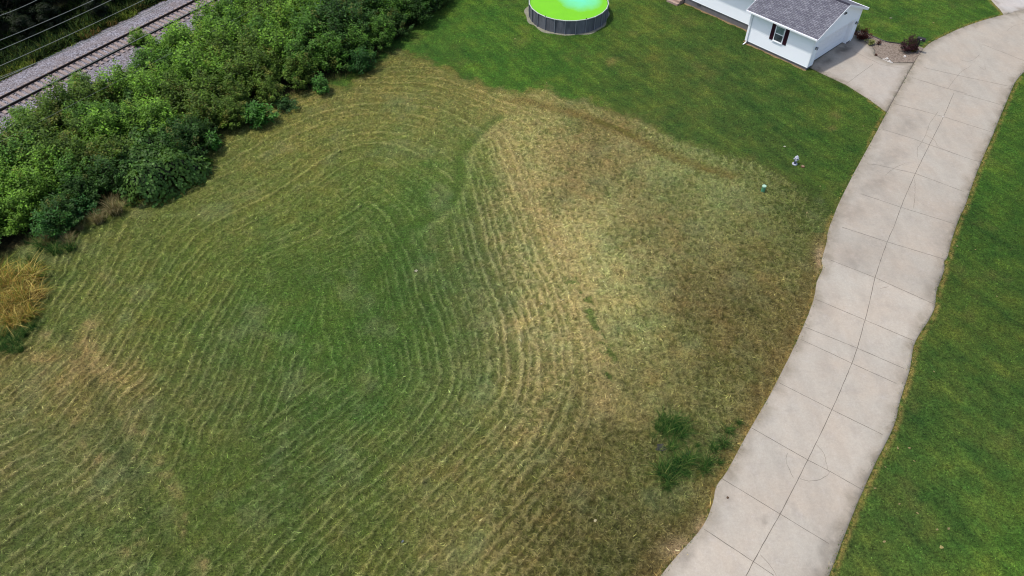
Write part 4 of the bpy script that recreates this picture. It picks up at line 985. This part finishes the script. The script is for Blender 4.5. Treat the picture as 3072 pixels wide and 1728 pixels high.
# trees beyond the railway; the wood's shade is put into their dark leaf colours
def tree_parts(seed, H, Rr, n, lo, hi):
    r = np.random.default_rng(seed); P = []; Nn = []; lo = np.array(lin(lo, KILL)); hi = np.array(lin(hi, KILL))
    blobs = []
    for i in range(26):
        a = r.random()*6.283; q = math.sqrt(r.random())*.8; z = H*r.uniform(.18, .92); w_ = Rr*(1-.55*abs(z/H-.45)); blobs.append((q*w_*math.cos(a), q*w_*math.sin(a), z, r.uniform(.22, .4)*Rr))
    m = n//len(blobs); C = []
    for (bx, by, bz, br) in blobs:
        v = unit(r.normal(0, 1, (m, 3))); rad = br*r.uniform(.55, 1.05, (m, 1)); P.append(np.array([bx, by, bz])+v*rad*np.array([1, 1, .75])); Nn.append(unit(v+np.array([0, 0, .8])+r.normal(0, .4, (m, 3))))
        f = r.random((m, 1)); C.append((lo*(1-f)+hi*f)*math.exp(r.normal(0, .2)))
    P = np.concatenate(P); Nn = np.concatenate(Nn); D = unit(r.normal(0, 1, P.shape)+np.array([0, 0, -.3])); D = unit(D-Nn*(D*Nn).sum(1)[:, None]); L = r.uniform(.2, .38, len(P))
    me = leaves_mesh('crown', P, D, Nn, L, L*.6, np.concatenate(C))
    st = MB(); st.tube([(0, 0, -.3), (.1, .05, H*.4), (-.05, .1, H*.85)], .2, 8, .05)
    for (bx, by, bz, br) in blobs[::2]: st.tube([(.05, .05, bz*.45), (bx*.5, by*.5, bz*.8), (bx, by, bz)], .07, 5, .02)
    return me, st
TP = [list(tree_parts(400+i, 8.5, 3.4, 9000, (14, 24, 12), (44, 62, 26))) for i in range(3)]
def put_tree(x, y, s, lab, grp=None, pr=None):
    pr = pr or random.choice(TP); me, st = pr; e = empty('broadleaf_tree', (x, y, 0), random.uniform(0, 6.28), label=lab, cat='tree', group=grp); e.scale = (s, s, s)
    link_mesh('crown', me, M_LEAF, e)
    if isinstance(st, MB): pr[1] = st.build('trunk', M_BARK, e).data
    else: link_mesh('trunk', st, M_BARK, e)
nb = 0
for i, s in enumerate(np.arange(-16, 34, 3.1)):
    for row, t in enumerate((-6.6, -11.0, -16.0)):
        p = RC+RD*(s+random.uniform(-1, 1)+row*1.3)+RN*(t+random.uniform(-.8, .8)); sc = (.34, .72, 1.1)[row]*random.uniform(.85, 1.15)
        px_, py_ = PX(p.x, p.y, 3)
        if px_ < -500 or py_ < -560: continue
        put_tree(p.x, p.y, sc, ('low dark tree at the near edge of the wood beyond the railway', 'dark mid-height tree in the wood beyond the railway', 'tall dark tree deep in the wood beyond the railway')[row], ('low edge trees beyond the railway', 'middle trees beyond the railway', 'tall trees beyond the railway')[row]); nb += 1
for (px_, py_, s) in ((1300, -60, .62), (1240, -40, .55), (1190, 10, .42)):
    x, y = G(px_, py_); put_tree(x, y, s, 'dark tree at the far end of the thicket beside the pool lawn', 'dark trees at the far end of the thicket')
print('TREES', nb)

# =================================================================== TALL GRASSES
def tuft(n, H, spread, cols, seed, bend=.5, wd=(.014, .03)):
    """arching blades, 4 segments each, as one mesh"""
    r = np.random.default_rng(seed); az = r.random(n)*6.283; b = np.sqrt(r.random(n))*spread; a2 = r.random(n)*6.283
    L = H*r.uniform(.55, 1.1, n); le = r.uniform(.15, 1, n)*bend; K = 5; V = []; bw = r.uniform(*wd, n)
    for k in range(K):
        t = k/(K-1); out = L*(.12*t+le*t**2.2); z = L*(t-.38*le*t**2.5)
        cx = b*np.cos(a2)+out*np.cos(az); cy = b*np.sin(a2)+out*np.sin(az); ww = bw*(1-t*.9)*.5
        V.append(np.stack([cx-ww*np.sin(az), cy+ww*np.cos(az), z], 1)); V.append(np.stack([cx+ww*np.sin(az), cy-ww*np.cos(az), z], 1))
    V = np.stack(V, 1).reshape(-1, 3); i = np.arange(n)*2*K
    F = np.concatenate([np.stack([i+2*k, i+2*k+1, i+2*k+3, i+2*k+2], 1) for k in range(K-1)])
    C = np.array([lin(c, KILL) for c in cols]); c = C[r.integers(0, len(C), n)]*np.exp(r.normal(0, .2, (n, 1)))
    return mesh_np('blades', V, F, dict(tint=np.repeat(np.concatenate([c, np.ones((n, 1))], 1), 2*K, 0)))
GOLD = [(200, 170, 78), (168, 136, 60), (140, 156, 54), (226, 202, 116), (134, 104, 54), (96, 116, 46), (120, 92, 44)]
DRY = [(190, 176, 130), (150, 132, 88), (110, 96, 58), (90, 100, 50)]
GRN = [(50, 90, 34), (82, 120, 48), (30, 58, 24), (124, 134, 70), (60, 98, 40), (40, 74, 30)]
def put_tuft(name, px_, py_, me, sc, label, cat='grass', group=None, mat=M_BLADE):
    x, y = G(px_, py_); o = link_mesh(name, me, mat, label=label, cat=cat, group=group); o.location = (x, y, 0); o.scale = (sc, sc, sc*random.uniform(.85, 1.15)); o.rotation_euler = (0, 0, random.uniform(0, 6.28)); return o
TG = [tuft(230, 1.55, .55, GOLD, 600+i, 1.3, (.03, .07)) for i in range(3)]
for i, (a, b, s) in enumerate(((20, 880, 1.0), (62, 860, 1.0), (98, 842, .85), (30, 935, .95), (80, 915, .9), (-30, 910, 1), (-20, 850, 1), (45, 968, .8), (88, 955, .7), (112, 890, .65), (-90, 950, 1), (-80, 880, 1))):
    put_tuft('ornamental_grass', a, b, TG[i % 3], s, 'tall golden grass clump arching at the left edge of the field', 'tall grass', 'golden tall grass clumps at the left edge')
TD = [tuft(420, 1.1, .35, DRY, 620+i, .9) for i in range(2)]
for (a, b, s, lab) in ((350, 640, 1.15, 'dry pale grass tuft arching out under the thicket, larger of the upper pair'), (300, 668, .8, 'dry pale grass tuft under the thicket beside the larger dry tuft'), (150, 732, .8, 'silvery dry grass tuft at the thicket foot, nearer the golden grass'), (208, 728, .8, 'silvery dry grass tuft at the thicket foot, right of its twin'), (245, 690, .45, 'tiny bleached grass tuft below the fresh green thicket bush')):
    put_tuft('grass_tuft', a, b, random.choice(TD), s, lab, 'grass tuft')
TGR = [tuft(120, .95, .30, GRN, 640+i, 1.3, (.02, .05)) for i in range(3)]
for i, (a, b, s) in enumerate(((10, 1045, .8), (50, 1030, .8), (20, 1010, .8), (75, 1005, .7), (40, 1055, .7), (-40, 1060, .9), (-10, 1020, .9), (100, 985, .6), (65, 1052, .55), (125, 800, .6), (100, 790, .7), (130, 745, 1.2), (170, 760, .9), (215, 748, .9))):
    put_tuft('grass_clump', a, b, TGR[i % 3], s, *(('long green grass clump below the golden grass at the left edge', 'grass clump', 'green clumps below the golden grass') if b > 950 else ('long green grass clump at the thicket foot above the golden grass', 'grass clump', 'green clumps above the golden grass')))
# wet hollow with rank grass beside the road
for i, (a, b, s) in enumerate(((1990, 1268, .9), (2020, 1275, 1.0), (2045, 1290, .95), (2000, 1300, .9), (2035, 1312, .9), (1975, 1290, .7), (2015, 1345, .7), (2165, 1335, .8), (2140, 1350, .7), (2185, 1295, .65), (2215, 1270, .4), (2075, 1300, .4),
      (1985, 1420, 1.0), (2020, 1410, 1.0), (2045, 1395, 1.0), (2065, 1385, .9), (2005, 1440, 1.0), (2120, 1395, .8), (2110, 1412, .7), (1995, 1465, .6), (2090, 1340, .4), (2160, 1390, .4), (1960, 1310, .4), (2060, 1425, .5))):
    put_tuft('grass_clump', a, b, TGR[i % 3], s*.92, *(('rank green grass clump just above the muddy hollow', 'grass clump', 'rank grass above the mud') if b < 1320 and a < 2100 else (('rank green grass clump between mud and the road edge', 'grass clump', 'rank grass by the road') if a > 2100 else (('dark green grass clump just below the muddy hollow', 'grass clump', 'rank grass below the mud') if b > 1375 else ('yellowish grass clump growing between the mud patches', 'grass clump', 'grass between the mud patches')))))
mud = N('wet_mud', .35); c = mud.coord(); mud.color(mud.mix(mud.ramp(mud.noise(c, 5, 4), [(.4, 0), (.65, 1)]), lin((38, 40, 42), KILL), lin((72, 70, 62), KILL))); mud = mud.m
def blob_poly(px_, py_, rx, ry, rot, z, name, mat, seed):
    r = random.Random(seed); mb = MB(); pts = []
    for i in range(28):
        a = 2*math.pi*i/28; k = 1+.18*math.sin(3*a+seed)+.12*math.sin(5*a+seed*2)+r.uniform(-.08, .08)
        x = rx*k*math.cos(a); y = ry*k*math.sin(a); pts.append((*G(px_+x*math.cos(rot)-y*math.sin(rot), py_+x*math.sin(rot)+y*math.cos(rot)), z))
    mb.poly(pts); mb.build(name, mat, kind='structure')
for (a, b, rx, ry, rot, sd) in ((1983, 1346, 16, 11, .2, 1), (2058, 1368, 15, 6, -.7, 2)): blob_poly(a, b, rx, ry, rot, .10, 'mud', mud, sd)

# =================================================================== PLANTING BED
bush_at('barberry_shrub', 2722, 150, 1.25, .85, 60, 40, (34, 14, 20), (84, 44, 50), 'round dark maroon shrub beside the black mailbox', 'shrub', (.06, .12), seed=310, z=.04)
bush_at('barberry_shrub', 2583, 118, 1.0, .65, 40, 34, (44, 14, 12), (118, 54, 38), 'reddish brown shrub at the garage corner', 'shrub', (.07, .13), seed=311, z=.04)
bush_at('flowering_plant', 2607, 134, .5, .42, 24, 22, (70, 94, 44), (188, 190, 118), 'pale yellow-green variegated plant in the mulch bed by the drive', 'plant', (.06, .12), seed=312, z=.04)
bush_at('shrub', 2567, 96, 1.0, .35, 20, 24, (60, 84, 40), (170, 180, 110), 'pale leafy plant against the garage corner behind the reddish shrub', 'shrub', (.06, .12), seed=313, z=.04)
bush_at('seedling', 2634, 136, .45, .2, 12, 16, (60, 24, 20), (104, 50, 38), 'small red-leaved seedling in the middle of the mulch bed', 'seedling', (.05, .1), seed=314, z=.04)
bush_at('lily_plant', 2738, 152, .4, .35, 16, 14, (74, 92, 34), (182, 176, 74), 'yellowing leafy plant at the foot of the mailbox post', 'plant', (.12, .22), seed=315, z=.04)
bush_at('seedling', 2627, 168, .16, .14, 10, 10, (60, 30, 26), (112, 70, 52), 'tiny brown plant at the drive side corner of the mulch bed', 'seedling', (.04, .08), seed=316, z=.04)
ed = MB()
P = [Vector((*p, .07)) for p in GP(smooth_pl([(2590, 97), (2612, 108), (2630, 116), (2657, 127), (2691, 132), (2706, 136)], 3))]
ed.tube(P, .055, 6); ed.build('bed_edging', plain('black_plastic', (.01, .01, .01), .5), label='black plastic edging curving between mulch bed and lawn', cat='edging')
M_STONE = plain('white_stone', lin((226, 220, 212), KILL), .8, .12, 6)
def stone(px_, py_, r, lab, grp=None, mat=None, flat=.6, name='stone', seed=0, z=0):
    bm = bmesh.new(); bmesh.ops.create_icosphere(bm, subdivisions=2, radius=r); rn = random.Random(seed)
    for v in bm.verts: v.co *= 1+rn.uniform(-.18, .18); v.co.z *= flat
    me = bpy.data.meshes.new(name); bm.to_mesh(me); bm.free(); o = link_mesh(name, me, mat or M_STONE, label=lab, cat=name, group=grp); x, y = G(px_, py_); o.location = (x, y, z+r*flat*.6); o.rotation_euler = (0, 0, rn.uniform(0, 6)); return o
stone(2713, 172, .12, 'single round white stone on the mulch under the maroon shrub', seed=1, z=.05)
for i, (a, b, r) in enumerate(((2649, 180, .07), (2655, 178, .06), (2661, 179, .09), (2657, 183, .06), (2664, 187, .1), (2670, 189, .09), (2668, 184, .07), (2675, 190, .06), (2652, 182, .05), (2660, 175, .06))):
    stone(a, b, r, 'white stone in the loose heap where mulch bed meets the drive', 'white stones at the bed edge', seed=10+i, z=.05)

# mailbox
x, y = G(2744, 158); mbx = empty('mailbox', (x, y, 0), R(42.5-90+14), label='black mailbox on a thick black post at the street edge', cat='mailbox')
MB().box(-.055, .055, -.055, .055, -.03, 1.12).build('post', M_DARK, mbx, bevel=.008)
mb = MB(); pr = [(.13, 0), (.13, .14)]+[(.13*math.cos(a), .14+.13*math.sin(a)) for a in [i*math.pi/10 for i in range(1, 10)]]+[(-.13, .14), (-.13, 0)]
A = [(-.26, y_, 1.125+z_) for y_, z_ in pr]; B = [(.36, y_, 1.125+z_) for y_, z_ in pr]; mb.poly(A); mb.poly(B[::-1])
for i in range(len(pr)): j = (i+1) % len(pr); mb.quad(A[i], A[j], B[j], B[i])
mb.build('mailbox_body', M_DARK, mbx)
mb = MB(); A = [(.362, y_*1.05, 1.125+z_*1.03) for y_, z_ in pr]; B = [(.38, y_*1.05, 1.125+z_*1.03) for y_, z_ in pr]; mb.poly(A); mb.poly(B[::-1])
for i in range(len(pr)): j = (i+1) % len(pr); mb.quad(A[i], A[j], B[j], B[i])
mb.build('mailbox_door', M_DARK, mbx)
MB().box(.0, .40, -.02, .02, .70, .74).build('arm', M_DARK, mbx)
br = MB(); br.tube([(.05, 0, .85), (.3, 0, 1.12)], .018, 6); br.build('brace', M_DARK, mbx)
MB().lathe([(.045, -.004), (.045, .004)], 14, Matrix.Translation((.05, -.137, 1.25))@Matrix.Rotation(R(90), 4, 'X')).build('emblem', plain('silver_disc', (.55, .56, .6), .3), mbx)
MB().box(-.05, .12, .132, .142, 1.2, 1.24).build('flag', plain('flag_black', (.03, .02, .02), .4), mbx)

# hydrant
x, y = G(2384, 492); hy = empty('fire_hydrant', (x, y, 0), R(-20), label='silver and white fire hydrant on the lawn near the street', cat='hydrant'); hy.scale = (.86, .86, .86)
M_HW = plain('hydrant_white', lin((200, 204, 214), KILL), .4, .06, 6); M_HB = plain('hydrant_grey', lin((96, 102, 124), KILL), .4, .1, 6, metal=.2)
MB().lathe([(.21, -.03), (.21, .045), (.10, .055), (.095, .09)], 20).build('base_flange', M_HW, hy)
MB().lathe([(.105, .06), (.10, .30), (.115, .32), (.115, .36), (.105, .38), (.105, .58), (.16, .585), (.16, .62)], 20).build('barrel', M_HB, hy, smooth=False)
MB().lathe([(.165, .62), (.165, .65), (.13, .67), (.12, .72), (.08, .78), (.03, .80), (.03, .85)], 20).build('bonnet', M_HW, hy)
for a, r, l in ((0, .055, .2), (180, .055, .2), (-90, .075, .21)):
    Mx = Matrix.Rotation(R(a), 4, 'Z')@Matrix.Translation((0, 0, .49))@Matrix.Rotation(R(90), 4, 'Y')
    nz = MB().lathe([(r, .08), (r, l-.05), (r*1.25, l-.045), (r*1.25, l), (r*.4, l+.005), (r*.35, l+.03)], 12, Mx).build('nozzle', M_HW, hy)
x, y = G(2408, 500); vb = empty('valve_cover', (x, y, 0), 0, label='rusty round valve cover in the grass beside the hydrant', cat='valve cover')
MB().lathe([(.13, -.02), (.13, .055), (.10, .06)], 18).build('collar', plain('rust', lin((120, 84, 60), KILL), .8, .3, 10), vb)
MB().lathe([(.095, .045), (.095, .064), (.02, .066)], 18).build('lid', plain('lid_tan', lin((150, 130, 104), KILL), .8, .2, 10), vb)
# utility pedestal
x, y = G(2287, 577); pd = empty('utility_pedestal', (x, y, 0), 0, label='short green cylindrical utility pedestal with pale cap standing in the hay', cat='pedestal')
M_PG = plain('pedestal_green', lin((92, 158, 118), KILL), .55, .08, 5)
MB().lathe([(.115, -.03), (.115, .06), (.13, .065), (.13, .50)], 20).build('body', M_PG, pd)
MB().lathe([(.137, .50), (.137, .56), (.125, .575), (.05, .58)], 20).build('cap', plain('pedestal_cap', lin((186, 222, 198), KILL), .5, .05, 5), pd)
MB().lathe([(.134, .14), (.134, .165)], 20).build('band', plain('band_green', lin((90, 140, 112), KILL), .5), pd)

# =================================================================== OVERHEAD WIRES
M_WIRE = plain('cable', lin((150, 152, 146), KILL), .5, .1, 2)
def wire(a, b, z, r, lab, sag=.12):
    A = Vector((*G(*a, z), z)); B = Vector((*G(*b, z), z)); d = (B-A); n = 40; pts = []
    A2 = A-d*1.1; B2 = B+d*.9
    for i in range(n+1): t = i/n; p = A2.lerp(B2, t); p.z += sag*(4*(t-.5)**2-.06)*3; pts.append(tuple(p))
    mb = MB(); mb.tube(pts, r, 6); mb.build('power_line', M_WIRE, smooth=True, label=lab, cat='cable')
wire((0, 47), (115, 0), 9.2, .017, 'topmost overhead wire crossing the upper left corner of the wood')
wire((0, 121), (285, 0), 8.6, .017, 'overhead wire over the dark wood, second from the corner')
wire((0, 150), (338, 0), 8.6, .017, 'overhead wire over the dark wood, just below its twin')
wire((0, 198), (435, 0), 8.0, .017, 'overhead wire over the weedy verge between wood and ballast')
wire((0, 238), (520, 0), 7.2, .019, 'overhead wire along the far edge of the grey ballast')
wire((215, 145), (525, 3), 7.0, .013, 'thin slack cable hanging just beneath the ballast edge wire', .2)
wire((62, 295), (587, 30), 6.4, .021, 'overhead wire running over the railway rails')
wire((209, 318), (800, 8), 2.9, .008, 'thin low wire threading above the thicket')

# verge weeds between wood and ballast
def verge():
    r = np.random.default_rng(8); n = 26000; s = r.uniform(-14, 30, n); t = -3.6-np.abs(r.normal(0, 1.3, n))-.1
    keep = perlin(s*.6+3, t*.6) > -.12; s, t = s[keep], t[keep]; n = len(s)
    X = RC.x+RD.x*s+RN.x*t; Y = RC.y+RD.y*s+RN.y*t
    C = np.array([lin(c, KILL) for c in ((112, 140, 52), (140, 150, 60), (74, 100, 40), (150, 118, 70), (60, 80, 34))]); c = C[np.minimum(4, (np.abs(perlin(s*.4, t*.4+9))*5+r.random(n)*2.2).astype(int))]*np.exp(r.normal(0, .25, (n, 1)))
    me = blade_mesh('weeds', X, Y, np.full(n, .0), r.uniform(.2, .75, n), r.uniform(.02, .05, n), r.uniform(0, 6.28, n), r.uniform(.5, 1.3, n), c)
    link_mesh('weeds', me, M_BLADE, label='long yellow-green weeds on the verge between ballast and dark wood', cat='weeds', kind='stuff')
    n = 30000; s = r.uniform(-16, 32, n); t = r.uniform(-10, -4.2, n); X = RC.x+RD.x*s+RN.x*t; Y = RC.y+RD.y*s+RN.y*t
    C = np.array([lin(c, KILL) for c in ((40, 62, 26), (56, 80, 32), (30, 46, 22), (70, 84, 36))]); c = C[r.integers(0, 4, n)]*np.exp(r.normal(0, .3, (n, 1)))  # shade under the trees is put into these dark blade tones
    me = blade_mesh('underbrush', X, Y, np.full(n, .0), r.uniform(.4, 1.2, n), r.uniform(.04, .10, n), r.uniform(0, 6.28, n), r.uniform(.3, 1.2, n), c)
    link_mesh('underbrush', me, M_BLADE, label='dark tangled underbrush covering the floor of the wood beyond the railway', cat='underbrush', kind='stuff')
    # undergrowth at the thicket foot
    P = []
    pts = foot_g
    for (x0, y0), (x1, y1) in zip(pts[:-1], pts[1:]):
        L = math.hypot(x1-x0, y1-y0); m = int(L*150); tt = r.random(m); P.append(np.stack([x0+(x1-x0)*tt, y0+(y1-y0)*tt], 1))
    P = np.concatenate(P); n = len(P); X = P[:, 0]+r.normal(-.25, .35, n); Y = P[:, 1]+r.normal(.3, .35, n); k = fbm(X, Y, .5, 2, 12) > -.15; X, Y = X[k], Y[k]; n = len(X)
    C = np.array([lin(c, KILL) for c in ((66, 92, 40), (86, 104, 50), (120, 112, 66), (50, 74, 34))]); c = C[r.integers(0, 4, n)]*np.exp(r.normal(0, .25, (n, 1)))
    me = blade_mesh('undergrowth', X, Y, np.full(n, .0), r.uniform(.12, .5, n), r.uniform(.015, .035, n), r.uniform(0, 6.28, n), r.uniform(.4, 1.3, n), c)
    link_mesh('undergrowth', me, M_BLADE, label='unmown grassy undergrowth along the foot of the thicket', cat='undergrowth', kind='stuff')
verge()

# =================================================================== LITTER
M_PAPER = plain('paper', lin((226, 218, 196), KILL), .8, .1, 5); M_TAN = plain('dead_leaf', lin((186, 168, 118), KILL), .8, .2, 8); M_BROWN = plain('dung', lin((92, 72, 54), KILL), .9, .3, 12)
def scrap(name, px_, py_, s, mat, lab, grp=None, z=.03, seed=0, cat=None):
    r = random.Random(seed); x, y = G(px_, py_); bm = bmesh.new(); n = 7; top = []
    vs = [bm.verts.new((s*(.7+.5*r.random())*math.cos(6.283*i/n), s*(.4+.4*r.random())*math.sin(6.283*i/n), r.uniform(0, s*.5))) for i in range(n)]
    c = bm.verts.new((0, 0, s*.35))
    for i in range(n): bm.faces.new((vs[i], vs[(i+1) % n], c))
    ge = bmesh.ops.solidify(bm, geom=bm.faces[:], thickness=.006)
    me = bpy.data.meshes.new(name); bm.to_mesh(me); bm.free(); o = link_mesh(name, me, mat, label=lab, cat=cat or name.replace('_', ' '), group=grp); o.location = (x, y, z); o.rotation_euler = (0, 0, r.uniform(0, 6)); return o
scrap('paper_scrap', 1248, 815, .13, M_PAPER, 'crumpled cream paper scrap lying in the middle of the mown field', z=.06, seed=1)
scrap('paper_scrap', 2353, 441, .10, M_PAPER, 'pale scrap on the lawn just above the hydrant', seed=2)
scrap('paper_scrap', 2672, 56, .16, M_PAPER, 'pale scrap on the lawn behind the planting bed', seed=3)
scrap('paper_scrap', 2823, 1643, .12, plain('stub_wood', lin((214, 200, 130), KILL), .8), 'pale yellowish lump in the right hand lawn near the bottom corner', seed=4)
scrap('can', 1208, 1626, .07, plain('crushed_can', lin((150, 160, 178), KILL), .3, metal=.5), 'crushed grey-blue can in the grass near the bottom of the field', seed=5)
stone(2182, 1495, .06, 'brown dropping on the road near its left edge', mat=M_BROWN, name='dropping', seed=31, z=TOP-.02)
stone(1786, 1563, .08, 'pale stone in the brown grass near the bottom of the field', mat=plain('tan_stone', lin((190, 180, 140), KILL)), seed=33)
stone(2828, 352, .05, 'white stone chip lying on the street joint', seed=34, z=TOP-.02)
rl = random.Random(12); k = 0
for (a, b) in [(2685, 1292), (2658, 1348), (2727, 1345), (2742, 1384), (2655, 1402), (2697, 1513), (2752, 1540), (2845, 1587), (2652, 1625), (2810, 1590), (2624, 1466), (2692, 1346), (2801, 1116), (2925, 750), (2990, 890), (2870, 740), (2560, 352), (2590, 380), (2600, 470), (2420, 640), (2460, 560), (2740, 62), (2800, 70), (2690, 78), (1500, 110), (1545, 118), (1640, 250), (1820, 275)]:
    scrap('dead_leaf', a, b, rl.uniform(.05, .09), M_TAN, 'dead tan leaf lying on a green lawn', 'dead leaves scattered over the lawns', seed=100+k); k += 1
